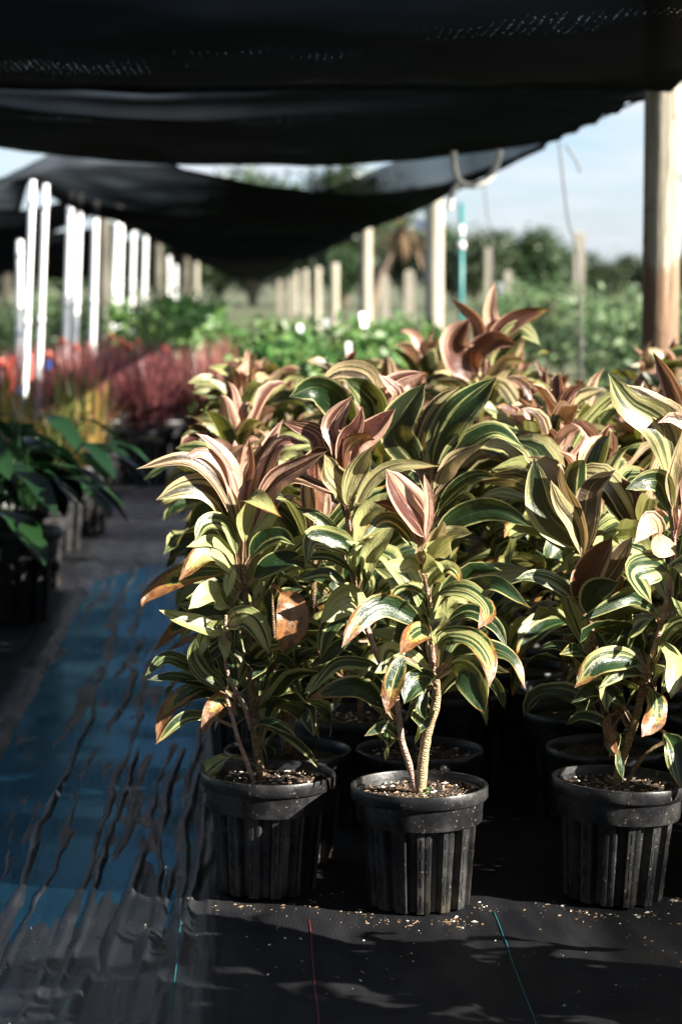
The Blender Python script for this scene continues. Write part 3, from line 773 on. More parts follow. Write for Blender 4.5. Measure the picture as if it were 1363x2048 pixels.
def fill(root, Y, spots, seed):
    q = random.Random(seed)
    for (px, py, o, n) in spots:
        head_leaves(root, P(px, py, Y+o)-root.location, Vector((0, 0, 1)), max(4, int(n*.7)), q, .85, .45, 1.0, .12, .15, .3)
fill(A, YL, [(500, 1180, .06, 9), (500, 1330, .05, 9), (520, 1430, .08, 8), (545, 1250, .1, 8), (470, 1340, .03, 6)], 1)

# --- centre front plant (two stems)
YC = 4.84
B = plant_root(838, YC, 'front row cordyline with a thick pale forked trunk in a fully sunlit pot')
add_pot(B, POT, .12, (0, 0))
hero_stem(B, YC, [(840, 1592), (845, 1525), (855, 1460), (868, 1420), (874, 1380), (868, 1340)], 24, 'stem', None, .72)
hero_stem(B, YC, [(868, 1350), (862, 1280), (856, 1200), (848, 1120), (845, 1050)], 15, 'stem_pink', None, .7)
hero_stem(B, YC, [(834, 1590), (818, 1530), (803, 1482), (797, 1430), (785, 1370), (758, 1320), (735, 1260), (712, 1190), (702, 1120), (694, 1030)], 14, 'stem_pink', [0, 0, -.01, 0, .02, .05, .08, .1, .1, .1], .8)
YM = YC+.10
LM = [
 ([(694,1030),(681,905),(664,850),(706,790)],64,.55,(0,-.02),1,.5,0),
 ([(694,1030),(688,900),(712,850),(724,812)],52,.4,(0,-.04),1,.45,0),
 ([(696,1030),(702,900),(750,856),(791,816)],66,-.25,(0,-.02),.85,.35,0),
 ([(694,1030),(690,908),(725,876),(750,880)],42,-.6,(0,-.06),.8,.5,.5),
 ([(694,1040),(685,985),(657,945),(648,908)],62,.5,(0,-.10),.45,.7,0),
 ([(696,1040),(695,985),(717,930),(742,893)],58,.6,(0,-.09),.4,.75,0),
 ([(692,1030),(655,918),(630,910),(588,942)],36,-.2,(0,-.02),.7,.4,0),
 ([(692,1030),(646,900),(628,865),(562,843)],52,.1,(0,.0),.8,.4,0),
 ([(702,1090),(712,1017),(748,957),(797,932),(878,932)],34,.35,(0,-.05),.4,.6,.25),
 ([(705,1130),(716,1070),(732,1027),(778,982)],50,.75,(0,-.04),.3,.95,0),
 ([(700,1140),(681,1087),(642,1038),(590,1015)],32,-.1,(0,-.02),.3,.3,0),
 ([(706,1160),(699,1101),(663,1080),(621,1078),(612,1132)],54,.4,(0,-.08),0,.6,0),
 ([(710,1180),(700,1140),(653,1112),(580,1119)],24,.2,(0,-.04),0,.4,0),
 ([(715,1200),(699,1180),(653,1148),(593,1160)],30,.55,(0,-.05),0,.6,0),
 ([(717,1205),(735,1175),(722,1135)],40,.2,(0,-.07),0,.35,0),
 ([(712,1190),(728,1147),(741,1105),(792,1043)],44,.75,(0,-.05),.1,.9,0),
 ([(708,1160),(702,1100),(732,1088)],48,.65,(0,-.09),0,.8,0),
 ([(735,1255),(712,1206),(680,1208),(640,1245)],74,.8,(0,-.12),0,.95,.1),
 ([(740,1270),(690,1230),(655,1260),(640,1320)],44,0,(0,-.05),0,.4,.2),
 ([(740,1280),(690,1285),(653,1312),(618,1332)],30,.0,(0,-.05),0,.3,0),
 ([(790,1400),(758,1352),(734,1330),(670,1330),(612,1395)],30,.25,(-.06,-.12),0,.4,0),
 ([(797,1450),(755,1400),(706,1372),(619,1394)],52,.1,(-.06,-.12),0,.3,.35),
 ([(803,1490),(795,1475),(769,1453),(728,1472)],28,.3,(-.08,-.14),0,.5,.2),
 ([(790,1410),(750,1330),(700,1290),(650,1300)],40,-.2,(0,.02),0,.2,0),
 ([(758,1330),(790,1290),(810,1230),(812,1180)],30,-.1,(0,.0),0,.3,0)]
for (p_, w_, l_, o_, y_, pa_, b_) in LM: hero_leaf(B, YM, p_, w_, l_, o_, y_, pa_, b_)
LC = [
 ([(847,1110),(843,1050),(806,1000),(772,938)],96,.45,(0,-.10),.85,.5,0),
 ([(847,1110),(853,1050),(855,1000),(847,948)],28,.7,(0,-.09),.9,.8,0),
 ([(847,1120),(825,1054),(787,1012),(746,1004)],36,-.3,(0,-.06),.7,.3,0),
 ([(847,1130),(811,1068),(770,1042),(724,1078)],50,.5,(0,-.10),0,.5,.2),
 ([(847,1150),(846,1105),(862,1068),(887,1042)],78,.6,(0,-.12),.5,.75,0),
 ([(850,1150),(861,1110),(899,1075),(944,1066)],62,.7,(0,-.10),.35,.85,0),
 ([(850,1165),(846,1133),(866,1120),(884,1146)],50,.7,(0,-.14),0,.95,0),
 ([(847,1165),(825,1125),(797,1133),(770,1124)],40,.5,(0,-.12),0,.8,.15),
 ([(856,1200),(864,1162),(899,1140),(922,1166)],44,.55,(0,-.12),0,.65,.35),
 ([(856,1210),(885,1184),(935,1186),(970,1221),(955,1258)],64,.6,(0,-.14),0,.5,.42),
 ([(860,1230),(900,1185),(960,1170),(998,1172),(1060,1216)],42,.35,(0,-.10),0,.35,.2),
 ([(850,1150),(892,1055),(952,1022),(1005,1024),(1063,1054)],56,.15,(0,-.06),.1,.3,0),
 ([(862,1270),(930,1222),(987,1249),(1013,1294)],38,.2,(0,-.06),0,.3,0),
 ([(868,1340),(885,1279),(938,1280),(973,1319),(978,1375)],64,.6,(0,-.13),0,.5,.45),
 ([(870,1350),(920,1300),(980,1298),(1023,1319),(1050,1378)],48,.45,(0,-.06),0,.4,.35),
 ([(872,1355),(917,1338),(945,1375),(969,1428)],64,.0,(0,-.10),0,.25,.2),
 ([(862,1290),(840,1250),(769,1211),(716,1242),(683,1296)],58,.25,(0,-.16),0,.35,.48),
 ([(862,1300),(850,1264),(825,1272),(798,1310)],52,.45,(0,-.16),0,.5,.55),
 ([(872,1370),(857,1347),(825,1319),(775,1300),(763,1345)],46,.5,(0,-.12),0,.65,0),
 ([(872,1375),(857,1361),(829,1366),(808,1408)],60,-.05,(0,-.10),0,.25,0),
 ([(830,1330),(806,1319),(785,1361),(772,1428)],46,.4,(-.10,-.16),0,.35,.55),
 ([(870,1370),(850,1385),(842,1415),(850,1440)],30,.0,(0,-.05),0,.2,0),
 ([(862,1290),(850,1230),(830,1180),(800,1170)],40,.5,(0,-.04),0,.7,.2),
 ([(866,1320),(880,1240),(910,1200),(940,1210)],34,.5,(0,.0),0,.8,0),
 ([(866,1320),(870,1250),(880,1200),(890,1170)],40,.6,(0,-.03),0,.85,0),
 ([(860,1240),(840,1200),(800,1190),(780,1230)],50,.0,(0,-.06),0,.3,.3),
 ([(872,1360),(900,1300),(930,1270),(960,1275)],36,.2,(0,.03),0,.35,0),
 ([(870,1360),(820,1330),(770,1350),(740,1400)],40,-.3,(0,.05),0,.2,0),
 ([(868,1340),(930,1330),(990,1370),(1010,1420)],30,-.2,(0,.06),0,.25,0)]
for (p_, w_, l_, o_, y_, pa_, b_) in LC: hero_leaf(B, YC, p_, w_, l_, o_, y_, pa_, b_)

fill(B, YC, [(858, 1230, .07, 9), (866, 1340, .07, 8), (720, 1250, .2, 9), (780, 1380, .12, 8), (705, 1130, .16, 7)], 2)
# --- right front plant
YR = 4.88
C_ = plant_root(1226, YR, 'front row cordyline with a ringed slanting trunk, pot half in shade')
add_pot(C_, POT, .28, (0, .05))
hero_stem(C_, YR, [(1228, 1585), (1240, 1530), (1256, 1480), (1272, 1430), (1290, 1350)], 20, 'stem_dark', None, .8)
hero_stem(C_, YR, [(1245, 1580), (1270, 1535), (1300, 1500), (1335, 1480)], 10, 'stem_dark')
hero_stem(C_, YR, [(1290, 1350), (1315, 1270), (1335, 1190), (1345, 1120), (1345, 1040)], 13, 'stem_pink', None, .8)
hero_stem(C_, YR, [(1262, 1470), (1230, 1400), (1195, 1310), (1175, 1220), (1163, 1100)], 12, 'stem_dark', [0, .02, .03, .03, .03], .8)
LR = [
 ([(1325,1260),(1292,1210),(1250,1197),(1156,1242)],34,.2,(0,-.10),0,.4,0),
 ([(1176,1230),(1120,1172),(1070,1152),(1030,1158)],40,.1,(0,-.06),.2,.4,0),
 ([(1172,1230),(1160,1205),(1176,1145),(1224,1074)],70,-.15,(0,-.06),.65,.4,0),
 ([(1172,1235),(1200,1172),(1232,1121),(1264,1072)],54,-.1,(0,.0),.5,.3,0),
 ([(1166,1150),(1155,1090),(1088,1024),(1066,915)],78,-.1,(0,-.02),.35,.3,0),
 ([(1166,1150),(1162,1057),(1132,979),(1118,930)],52,-.5,(0,-.04),.5,.6,0),
 ([(1166,1150),(1171,1057),(1182,979),(1230,940)],62,-.1,(0,-.01),.5,.4,0),
 ([(1164,1150),(1150,1060),(1118,1010),(1100,960)],48,.3,(0,-.07),.45,.6,0),
 ([(1176,1240),(1178,1218),(1188,1182),(1236,1165)],66,.15,(0,-.08),0,.25,0),
 ([(1345,1140),(1345,1100),(1310,1088),(1300,1046),(1266,1088)],68,.75,(0,-.14),.55,.75,0),
 ([(1345,1160),(1330,1142),(1300,1136),(1266,1152),(1302,1208)],80,.55,(0,-.16),.1,.6,.1),
 ([(1298,1350),(1275,1325),(1240,1316),(1192,1327),(1148,1376)],60,.15,(0,-.10),0,.35,.35),
 ([(1298,1360),(1270,1345),(1240,1345),(1196,1376)],32,.2,(0,-.08),0,.4,0),
 ([(1310,1280),(1330,1290),(1346,1333),(1340,1398)],60,.8,(0,-.12),0,.85,.3),
 ([(1290,1375),(1305,1385),(1308,1425),(1282,1474)],66,.6,(0,-.12),0,.5,.6),
 ([(1240,1420),(1212,1440),(1222,1485),(1236,1514)],26,.3,(0,-.06),.1,.4,.85),
 ([(1310,1460),(1330,1470),(1347,1500),(1360,1578)],54,.5,(0,-.10),0,.45,.25),
 ([(1262,1440),(1229,1391),(1186,1376),(1142,1406)],42,-.1,(0,-.04),0,.3,0),
 ([(1345,1060),(1325,975),(1300,960),(1250,978)],56,-.15,(0,-.08),.3,.4,0),
 ([(1347,1060),(1330,880),(1255,812),(1215,746)],84,.4,(0,-.08),.35,.65,0),
 ([(1349,1060),(1350,862),(1310,812),(1242,766)],70,.15,(0,-.03),.5,.45,0),
 ([(1350,1060),(1362,850),(1342,770),(1305,704)],66,-.5,(0,.05),.7,.5,.2),
 ([(1350,1070),(1385,880),(1345,838),(1314,846)],52,.7,(0,-.06),.8,.8,0),
 ([(1348,1060),(1342,960),(1355,900),(1363,860)],44,.5,(0,-.10),.5,.7,0),
 ([(1345,1150),(1370,1100),(1390,1060),(1400,1000)],50,.5,(0,-.05),.3,.6,0),
 ([(1340,1200),(1350,1130),(1380,1150),(1400,1200)],50,.5,(0,-.10),.1,.6,0),
 ([(1300,1340),(1340,1260),(1380,1250),(1410,1290)],44,.5,(0,-.08),0,.6,.2),
 ([(1245,1480),(1200,1440),(1160,1430),(1130,1450)],26,-.2,(.02,.03),0,.3,0),
 ([(1235,1400),(1180,1330),(1120,1290),(1070,1300)],30,-.2,(.05,.06),0,.3,0),
 ([(1230,1400),(1200,1290),(1160,1260),(1100,1270)],26,-.2,(.05,.08),0,.3,0),
 ([(1215,1370),(1250,1280),(1270,1250),(1290,1270)],36,-.1,(.02,.0),0,.25,0)]
for (p_, w_, l_, o_, y_, pa_, b_) in LR: hero_leaf(C_, YR, p_, w_, l_, o_, y_, pa_, b_)

fill(C_, YR, [(1180, 1260, .08, 9), (1220, 1400, .08, 8), (1310, 1300, .06, 9), (1340, 1180, .06, 8)], 3)
# --- second row plant whose tall dark rosette stands above the centre plant
YN = 5.22
D_ = plant_root(838, YN, 'second row cordyline, its tall dark rosette rising right behind the forked trunk plant')
add_pot(D_, POT, .5)
hero_stem(D_, YN, [(845, 1530), (850, 1350), (856, 1150), (856, 1000), (855, 950)], 14, 'stem_dark')
LN = [
 ([(855,990),(828,922),(797,858),(850,765)],84,-.35,(0,-.03),.35,.3,0),
 ([(857,990),(843,925),(862,840),(920,772)],62,-.7,(0,.02),.45,.55,.1),
 ([(859,990),(868,925),(908,840),(992,754)],92,-.3,(0,-.03),.15,.3,0),
 ([(862,1000),(880,945),(917,897),(987,862),(1047,895)],58,.45,(0,-.08),.05,.5,0),
 ([(862,1020),(875,972),(902,925),(962,890)],44,.7,(0,-.09),.5,.9,0),
 ([(862,1050),(882,1010),(912,975),(952,952),(998,955)],36,.2,(0,-.08),.0,.4,.25),
 ([(858,1060),(900,1010),(930,1000),(960,1030)],44,0,(0,-.05),0,.25,0),
 ([(857,1000),(840,930),(835,870),(820,800)],40,-.3,(0,.05),.6,.4,0),
 ([(857,1040),(820,980),(780,960),(750,1000)],50,-.2,(0,.03),.2,.3,0)]
for (p_, w_, l_, o_, y_, pa_, b_) in LN: hero_leaf(D_, YN, p_, w_, l_, o_, y_, pa_, b_)
q = random.Random(90)
head_leaves(D_, Vector((0.02, 0.02, .62)), Vector((0, 0, 1)), 18, q, .95, .45, 1.0, .3, .3)
# --- plants behind the left half
YO = 5.65
E_ = plant_root(700, YO, 'cordyline with a broad dark leaf fan between the path and the forked trunk plant')
add_pot(E_, POT, .9)
hero_stem(E_, YO, [(720, 1450), (722, 1200), (730, 950), (735, 870)], 12, 'stem_dark')
LO = [
 ([(738,900),(752,818),(727,780),(688,756)],68,-.3,(0,-.05),.2,.3,0),
 ([(734,900),(742,772),(687,744),(636,768)],58,.35,(0,-.02),.5,.55,0),
 ([(732,910),(683,815),(635,778),(578,794)],80,-.35,(0,-.05),.1,.2,0),
 ([(740,900),(790,802),(778,772),(756,748)],46,.5,(0,-.04),1,.6,0),
 ([(738,890),(770,790),(800,760),(850,745)],50,.4,(0,.0),.8,.6,0)]
for (p_, w_, l_, o_, y_, pa_, b_) in LO: hero_leaf(E_, YO, p_, w_, l_, o_, y_, pa_, b_)
head_leaves(E_, Vector((0.02, 0.0, .66)), Vector((0, 0, 1)), 20, random.Random(91), 1, .35, 1.0, .3, .25)
# --- the tall plant that stands over the block
YT = 7.3
T_ = plant_root(960, YT, 'tallest cordyline, its pink rosette standing clear above the whole block')
add_pot(T_, POT, .2)
hero_stem(T_, YT, [(960, 1200), (962, 950), (965, 760), (968, 700)], 10, 'stem_dark')
LT = [
 ([(970,760),(985,668),(980,620),(989,564)],38,-.2,(0,-.02),.7,.7,0),
 ([(968,760),(962,690),(950,640),(903,597)],36,-.3,(0,-.02),.8,.4,0),
 ([(970,760),(990,682),(1030,640),(1097,618)],46,-.2,(0,-.04),.7,.35,.3),
 ([(962,790),(930,740),(905,690),(938,636)],84,.45,(0,-.08),.95,.55,0),
 ([(964,780),(950,712),(990,680),(1034,690)],50,-.35,(0,-.10),.8,.2,0),
 ([(970,770),(1000,700),(1040,660),(1080,690)],52,.2,(0,-.04),.3,.7,0),
 ([(966,770),(960,690),(985,650),(1015,640)],36,.3,(0,.02),.6,.6,0)]
for (p_, w_, l_, o_, y_, pa_, b_) in LT: hero_leaf(T_, YT, p_, w_, l_, o_, y_, pa_, b_)
head_leaves(T_, Vector((0.0, 0.0, .96)), Vector((0, 0, 1)), 22, random.Random(92), 1, .3, 1.0, .35, .2)

# ------------------------------------------------------------------ the rest of the block
def generic_plant(x, y, r, ht, nh, label, low=8, per=14):
    root = empty('potted_cordyline', (x, y, .004), label, 'potted plant', GRP)
    add_pot(root, POT, r.uniform(0, 6.28), (0, 0), False)
    for h in range(nh):
        a = r.uniform(0, 6.28) if nh > 1 else 0
        a = a if h == 0 else a0 + 2*math.pi*h/nh
        a0 = a
        rad = r.uniform(.05, .11)*(nh > 1)
        top = Vector((rad*math.cos(a), rad*math.sin(a), ht*r.uniform(.82, 1.04)-.24))
        c = catmull([(0, 0, .21), (top.x*.35, top.y*.35, .21+(top.z-.21)*.4), (top.x*.9, top.y*.9, top.z*.8), top], 10)
        tube_obj('stem', c, [.0085-.00028*i*(1+.15*(i % 2)) for i in range(11)], M['stem_dark'], root, 6)
        ax = (c[-1]-c[-3]).normalized()
        head_leaves(root, top, ax, per, r, r.uniform(.9, 1.12), 0, 1, .17, .30)
        head_leaves(root, top*.74+Vector((0, 0, .04)), ax, low, r, r.uniform(.8, 1), .55, 1, .2, .4)
    return root
q = random.Random(11)
cols = [.03, .36, .735, 1.12, 1.50, 1.88]
LB = 'variegated cordyline crowded behind the front row of the block'
for k in range(0, 13):
    for ci, cx in enumerate(cols):
        y = 4.90+k*.365+q.uniform(-.05, .05); x = cx+q.uniform(-.05, .05)+(.10 if k % 2 else 0)*(ci > 0)
        if k == 0 and ci < 3: continue
        if y > 9.3: continue
        if abs(x-X1) < .28 and y > 9.2: continue
        if (ci == 1 and k in (1,)) or any((Vector((x, y, 0))-Vector((o.location.x, o.location.y, 0))).length < .24 for o in (D_, E_, T_)): continue
        edge = (ci == 0 or k <= 2)
        ht = q.uniform(.88, 1.02) if k < 3 else q.uniform(.96, 1.12)+(.05 if k > 6 else 0)
        if ci <= 1 and k >= 1: ht -= .02
        ordn = ['first', 'second', 'third', 'fourth', 'fifth', 'sixth', 'seventh', 'eighth', 'ninth', 'tenth', 'eleventh', 'twelfth', 'thirteenth'][k]
        lab = ('variegated cordyline inside the block, %s row back from the forked trunk plant' if ci else 'variegated cordyline beside the path, %s row back from the forked trunk plant') % ordn
        if k == 0: lab = 'cordyline of the front row on the far side of the slanting trunk from the path'
        generic_plant(x, y, random.Random(1000+k*20+ci), ht, 2 if (edge or q.random() < .6) else 3, lab, 15 if edge else 8, 23 if edge else 20)

for (x, y, h) in ((1.14, 4.02, .78), (1.12, 3.64, .98), (1.14, 3.26, 1.0), (1.10, 2.9, 1.0), (1.48, 3.80, .9), (1.50, 3.42, 1.05), (1.48, 3.04, 1.05), (1.86, 3.6, .85), (1.86, 3.2, .85)):  # added plants outside the view, they throw shade over the front mat
    generic_plant(x, y, random.Random(int(x*100+y*10)), h, 3, 'short cordyline added out of view to shade the front mat', 12, 16)

# ------------------------------------------------------------------ plants left of the path and behind
def blade(V, F, base, d0, L, wd, droop, r, seg=5, up=Vector((0, 0, 1))):
    """one tapering strap blade"""
    p = Vector(base); d = Vector(d0).normalized(); s = d.cross(up)
    s = s.normalized() if s.length > 1e-3 else Vector((1, 0, 0))
    b = len(V)
    for i in range(seg+1):
        t = i/seg; ww = wd*(math.sin(math.pi*min(1, .12+.88*t))**.7 if t < 1 else .03)
        V.append(p-s*ww); V.append(p+s*ww)
        d = (d+Vector((0, 0, -droop/seg))).normalized(); p = p+d*(L/seg)
    for i in range(seg): F.append((b+2*i, b+2*i+1, b+2*i+3, b+2*i+2))
def tuft_mesh(n, L, wd, spread, droop, mat, seed, seg=5):
    r = random.Random(seed); V, F = [], []
    for i in range(n):
        a = r.uniform(0, 6.28); e = r.uniform(0, spread)
        blade(V, F, (r.gauss(0, .05), r.gauss(0, .05), 0), (math.sin(e)*math.cos(a), math.sin(e)*math.sin(a), math.cos(e)), L*r.uniform(.6, 1.1), wd*r.uniform(.6, 1.2), droop*r.uniform(.3, 1.2), r, seg)
    return new_mesh('blades', V, F, mat)
GR = [tuft_mesh(230, .56, .0065, .62, .35, M['grass'], s) for s in (1, 2)]
AM = [tuft_mesh(70, .50, .011, .6, 1.1, M['amber'], s, 7) for s in (3, 4)]
def broad_mesh(n, seed, mat, hmax=.55):
    """heart-like broad leaves on long arching stalks, all in one crown"""
    r = random.Random(seed); V, F = [], []
    for i in range(n):
        a = r.uniform(0, 6.28); e = r.uniform(.15, 1.0); L = hmax*r.uniform(.6, 1.05)
        dirv = Vector((math.sin(e)*math.cos(a), math.sin(e)*math.sin(a), math.cos(e)))
        p0 = Vector((r.gauss(0, .03), r.gauss(0, .03), 0)); p1 = p0+dirv*L
        tube(V, F, [p0, p0+dirv*L*.5+Vector((0, 0, .03)), p1], .004, 5, False)
        out = Vector((math.cos(a), math.sin(a), -.45)).normalized()
        pts = [p1, p1+out*.10+Vector((0, 0, .02)), p1+out*.2, p1+out*.28+Vector((0, 0, -.04))]
        v, f, _ = leaf_geom(pts, r.uniform(.05, .075), lambda t: Vector((math.cos(a)*.5, math.sin(a)*.5, .85)), 8, 4, .2, .1, 0.0, i)
        b = len(V); V += v; F += [tuple(x+b for x in ff) for ff in f]
    return new_mesh('leaves', V, F, mat)
BR = [broad_mesh(16, 31, M['bigleaf'], .42), broad_mesh(18, 32, M['bigleaf'], .48)]
def potted(name, x, y, meshes, pot, r, label, cat, group, partname, sc=1.0, z=.3):
    root = empty(name, (x, y, .004), label, cat, group)
    add_pot(root, pot, r.uniform(0, 6.28), (0, 0), False)
    a = r.uniform(0, 6.28)
    o = link(partname, r.choice(meshes), root, Matrix.Translation((0, 0, z)) @ Matrix.Rotation(a, 4, 'Z') @ Matrix.Diagonal((sc, sc, sc*r.uniform(.9, 1.1), 1)))
    return root
q = random.Random(44)
GRPOS = []
for row, y in enumerate((15.2, 16.1, 17.0)):
    for i in range(6):
        x = -.66 + .0 - i*.43 + row*.06 if i < 5 else -.22
        potted('potted_grass', x+q.uniform(-.04, .04), y+q.uniform(-.08, .08), GR, POT2, q, 'dark red spiky grass in a tall black pot across the path end', 'potted grass', 'red grasses across the path end', 'blades', q.uniform(.85, 1.05), .31)
for (x, y) in ((-.88, 12.2), (-1.25, 12.3), (-.95, 11.4), (-1.35, 11.3), (-.9, 13.1), (-1.3, 13.0), (-1.7, 13.2)):
    potted('potted_amber_plant', x, y, AM, POT2, q, 'yellow amber strap leaved plant in a black pot left of the path', 'potted plant', 'amber plants left of the path', 'blades', q.uniform(.85, 1.1), .31)
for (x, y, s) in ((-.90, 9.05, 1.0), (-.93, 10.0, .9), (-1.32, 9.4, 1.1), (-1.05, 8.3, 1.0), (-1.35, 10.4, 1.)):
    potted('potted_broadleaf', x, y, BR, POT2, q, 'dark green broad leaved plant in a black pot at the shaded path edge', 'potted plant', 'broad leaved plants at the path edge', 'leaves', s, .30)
# tags and flowers among the grasses
def card(name, p, wd, h, mat, label, cat, group, rz=0, tilt=.1):
    """slim bent plastic tag"""
    V, F = [], []
    for sgn in (-.0012, .0012):
        for i in range(5):
            t = i/4; ww = wd*(1 if t > .3 else .8)
            V += [(-ww, sgn+tilt*h*t*t, h*t), (ww, sgn+tilt*h*t*t, h*t)]
    for sft in (0, 10):
        for i in range(4): F.append((sft+2*i, sft+2*i+1, sft+2*i+3, sft+2*i+2))
    for i in range(4): F += [(2*i, 2*i+2, 12+2*i, 10+2*i), (2*i+1, 2*i+3, 13+2*i, 11+2*i)]
    F += [(0, 1, 11, 10), (8, 9, 19, 18)]
    o = link(name, new_mesh(name, V, F, mat, smooth=False)); o.location = p; o.rotation_euler = (0, 0, rz); tag(o, label, cat, group)
for (px, py, d, h, mt, nm) in ((22, 785, 14.6, .27, 'red', 'red'), (62, 760, 14.7, .2, 'red', 'red'), (38, 800, 14.4, .09, 'blue', 'blue'), (98, 740, 15, .07, 'blue', 'blue'), (50, 835, 13.8, .06, 'blue', 'blue')):
    p = P(px, py, d); card('plant_tag', p, .018, h*.8, M[mt], '%s plastic tag stuck among the plants left of the path' % nm, 'tag', 'coloured tags left of the path', q.uniform(-.5, .5))
def bloom_mesh(seed, mat):
    r = random.Random(seed); V, F = [], []
    for i in range(16):
        a = r.uniform(0, 6.28); e = r.uniform(.1, 1.5)
        blade(V, F, (0, 0, .0), (math.sin(e)*math.cos(a), math.sin(e)*math.sin(a), math.cos(e)), .06*r.uniform(.7, 1.1), .016, .4, r, 3)
    V.append(Vector((0, 0, 0))); 
    tube(V, F, [(0, 0, -.25), (0.01, 0, -.1), (0, 0, 0)], .004, 5)
    return new_mesh('bloom', V, F, mat)
BLM = bloom_mesh(2, M['flower'])
for (px, py, d) in ((245, 690, 16.5), (262, 700, 16.4), (155, 705, 16), (180, 700, 16.6), (300, 720, 15.6), (128, 690, 17), (225, 680, 17.2), (100, 715, 16), (278, 690, 17), (330, 705, 16.3), (8, 735, 15)):
    o = link('coral_flower', BLM); o.location = P(px, py, d); o.scale = (q.uniform(.8, 1.3),)*3; tag(o, 'coral flower head standing above the red grasses', 'flower', 'coral flowers over the grasses')

# leafy shrub meshes
def bush_mesh(n, rx, rz, leaf, mat, seed, clump=26, z0=0.0, stemr=.012):
    r = random.Random(seed); V, F = [], []
    cl = []
    for i in range(clump):
        while True:
            v = Vector((r.uniform(-1, 1), r.uniform(-1, 1), r.uniform(-1, 1)))
            if v.length < 1: break
        v = v*(.55+.45*r.random())
        cl.append((Vector((v.x*rx, v.y*rx, rz+z0+v.z*rz)), r.uniform(.16, .34)*rx*1.5))
    for i in range(n):
        c, s = r.choice(cl); p = c+Vector((r.gauss(0, s), r.gauss(0, s), r.gauss(0, s*.8)))*.6
        if p.z < .02: p.z = .02+r.random()*.1
        d = Vector((r.gauss(0, 1), r.gauss(0, 1), r.gauss(.25, .8))).normalized(); sd = d.orthogonal().normalized(); sd.rotate(Matrix.Rotation(r.uniform(0, 6.28), 3, d))
        L = leaf*r.uniform(.6, 1.3); wv = L*.27; b = len(V)
        V += [p, p+d*L*.5+sd*wv, p+d*L-Vector((0, 0, L*.15)), p+d*L*.5-sd*wv]; F.append((b, b+1, b+2, b+3))
    fol = new_mesh('foliage', V, F, mat, smooth=False)
    V, F = [], []
    for i in range(9):
        c, s = cl[i % len(cl)]
        tube(V, F, catmull([(0, 0, 0), (c.x*.3, c.y*.3, c.z*.45), c], 6), [stemr*(1-.12*k) for k in range(7)], 5)
    return fol, new_mesh('stems', V, F, M['bark'])
SH = [bush_mesh(1500, .30, .48, .085, M['shrub'], s, 22) for s in (1, 2, 3)]
SF = [bush_mesh(1300, .55, .62, .10, M['shrub2'], s, 24) for s in (4, 5, 6)]
TR = [bush_mesh(4200, 1.9, 2.0, .34, M['tree'], s, 44, 1.0, .12) for s in (7, 8, 9)]
def bush(name, x, y, sc, meshes, r, label, cat, group, parts=('foliage', 'stems'), zsc=1.0):
    m = r.choice(meshes); root = empty(name, (x, y, -.03), label, cat, group); root.rotation_euler.z = r.uniform(0, 6.28)
    root.scale = (sc, sc, sc*zsc)
    link(parts[0], m[0], root); link(parts[1], m[1], root); return root
q = random.Random(71)
for y in (11.6, 12.6, 13.7, 14.9, 16.2, 17.8):
    for x in (.28, .60, .94, 1.28):
        bush('green_shrub', x+q.uniform(-.12, .12), y+q.uniform(-.2, .2), q.uniform(.92, 1.12), SH, q, 'bright green leafy shrub in the rows behind the cordyline block', 'shrub', 'green shrubs behind the block')
for (x, y, s) in ((-.55, 20.5, 1.1), (-.9, 21.5, 1.15), (-.45, 22.3, 1.15), (-1.15, 23.2, 1.15), (-.75, 24.2, 1.2), (-.3, 24.8, 1.15), (-1.0, 26, 1.2), (-.5, 27, 1.2), (-.1, 21.2, .95), (.1, 23, 1.0)):
    bush('green_shrub', x, y, s, SH, q, 'fresh green shrub between the red grasses and the pipe row', 'shrub', 'green shrubs beyond the grasses')
for row, y in enumerate((15, 18.5, 22.5, 27, 32, 38, 46)):
    n = 5+row
    for i in range(n):
        x = 2.9+.9*row*.35+i*(1.15+.08*row)+q.uniform(-.2, .2)
        if x > 2.2+y*.23: break
        bush('field_shrub', x, y+q.uniform(-.6, .6), q.uniform(.88, 1.15), SF, q, 'green shrub in the sunny field rows outside the net', 'shrub', 'field shrubs outside the net')
for row, y in enumerate((26, 33, 42)):
    for i in range(8):
        x = -2.6-i*1.2+q.uniform(-.2, .2)
        if x < -1-y*.14: break
        bush('field_shrub', x, y+q.uniform(-.6, .6), q.uniform(.8, 1.0), SF, q, 'green shrub in the rows beyond the white pipes', 'shrub', 'field shrubs beyond the pipes')
for (px, top, d, label) in ((505, 338, 120, 'tall dark tree seen through the gap between the nets, squat crown'), (690, 330, 118, 'tall dark tree seen through the gap between the nets, wide crown')):
    a = P(px, top, d); bush('shade_tree', a.x, d, a.z/5.0, TR, q, label, 'tree', None, ('crown', 'trunk'))
for i, px in enumerate((905, 950, 985, 1030, 1075, 1120, 1165, 1215, 1260, 1310, 1360, 1410)):
    top = [470, 470, 455, 478, 452, 492, 500, 520, 505, 512, 508, 500][i]; d = 105+q.uniform(-6, 14)
    a = P(px, top, d); bush('shade_tree', a.x, d, a.z/5.0, TR, q, 'dark green tree in the row along the far field edge', 'tree', 'trees along the far field edge', ('crown', 'trunk'))
for i, px in enumerate(range(-120, 880, 62)):
    d = 118+q.uniform(-8, 16); a = P(px, 470+q.uniform(-30, 30), d)
    bush('shade_tree', a.x, d, a.z/5.0, TR, q, 'dark tree in the wood closing the view under the nets', 'tree', 'wood behind the nets', ('crown', 'trunk'))
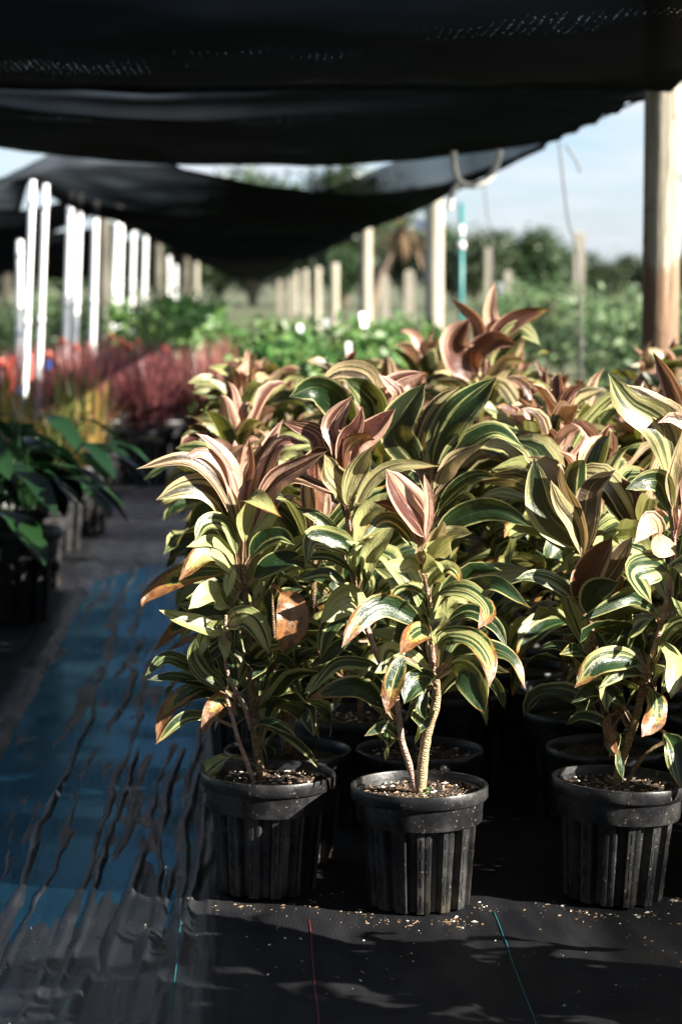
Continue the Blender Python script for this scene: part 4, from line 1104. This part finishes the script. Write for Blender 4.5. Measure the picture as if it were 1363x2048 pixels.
# palm with a skirt of dry fronds
pa = P(752, 590, 62); pb = P(800, 470, 62)
pr = empty('palm_tree', (pa.x-.3, 62, -.03), 'leaning palm with a skirt of dry brown fronds', 'tree')
tp_ = pb-pr.location
tube_obj('trunk', catmull([(0, 0, 0), tp_*.5+Vector((-.1, 0, 0)), tp_], 12), [.17-.004*i for i in range(13)], M['bark'], pr, 10, .08)
V, F = [], []; r = random.Random(4)
for i in range(46):
    a = r.uniform(0, 6.28); e = r.uniform(-.2, 1.3); blade(V, F, tp_, (math.cos(a)*math.cos(e), math.sin(a)*math.cos(e), math.sin(e)), r.uniform(.8, 1.4), .05, r.uniform(1.2, 2.4), r, 7)
link('dry_fronds', new_mesh('dry_fronds', V, F, M['frond']), pr)
V, F = [], []
for i in range(26):
    a = r.uniform(0, 6.28); e = r.uniform(.3, 1.4); blade(V, F, tp_+Vector((0, 0, .1)), (math.cos(a)*math.cos(e), math.sin(a)*math.cos(e), math.sin(e)), r.uniform(.8, 1.3), .05, r.uniform(.6, 1.4), r, 7)
link('green_fronds', new_mesh('green_fronds', V, F, M['shrub2']), pr)
# white labels standing in the shrubs
for (px, py, d, wd, h) in ((728, 655, 13.0, .026, .08), (697, 712, 12.2, .014, .07), (652, 655, 14, .02, .05), (840, 462, 22, .05, .10), (600, 665, 15, .02, .05), (1000, 590, 20, .02, .10)):
    card('plant_label', P(px, py, d), wd, h, M['white'], 'small white plant label standing among the green shrubs', 'label card', 'white labels in the shrubs', q.uniform(-.4, .8))

# ------------------------------------------------------------------ litter on the mat
q = random.Random(15)
V, F, mi = [], [], []
roots = [(o.location.x, o.location.y) for o in (A, B, C_)]
for i in range(620):
    u = q.random()
    if u < .62:
        cx, cy = q.choice(roots[1:]+roots); a = q.choice([3.6, 4.1, 4.5, 5.0, 5.2, 5.9])+q.gauss(0, .13); rr_ = .118+abs(q.gauss(0, .04)); x, y = cx+rr_*math.cos(a), cy+rr_*math.sin(a)*1.1
    elif u < .92: cl_ = q.choice([(.05, 4.55), (.12, 4.3), (.3, 4.45), (.52, 4.5), (.8, 4.35), (.85, 4.5), (.62, 4.15)]); x, y = q.gauss(cl_[0], .07), q.gauss(cl_[1], .09)
    else: x, y = q.uniform(-.6, -.05), q.uniform(4.0, 5.2)
    if any((x-a_)**2+(y-b_)**2 < .106**2 for a_, b_ in roots): continue
    s = q.choice([.0006, .0008, .001, .0012, .0016, .0022, .003]); chunk(V, F, Vector((x, y, mat_h(x, y)+s*.3)), s, q); mi += [1 if q.random() < .16 else 0]*8
tag(link('mat_litter', new_mesh('mat_litter', V, F, [M['crumb'], M['perlite']], None, False, mi)), 'scattered bark crumbs and perlite on the black mat', 'litter', None, 'stuff')
# tiny weeds at the foot of the trunk
V, F = [], []
for (px, py) in ((846, 1592), (852, 1588), (838, 1594), (860, 1580)):
    c = P(px, py, YC-.01)
    for k in range(5):
        a = q.uniform(0, 6.28); blade(V, F, c+Vector((0, 0, .0)), (math.cos(a), math.sin(a), .8), .012, .004, .6, q, 3)
wd_ = link('seedling_weed', new_mesh('seedling_weed', V, F, M['weed'])); tag(wd_, 'tiny green weed seedlings at the foot of the forked trunk', 'weed')
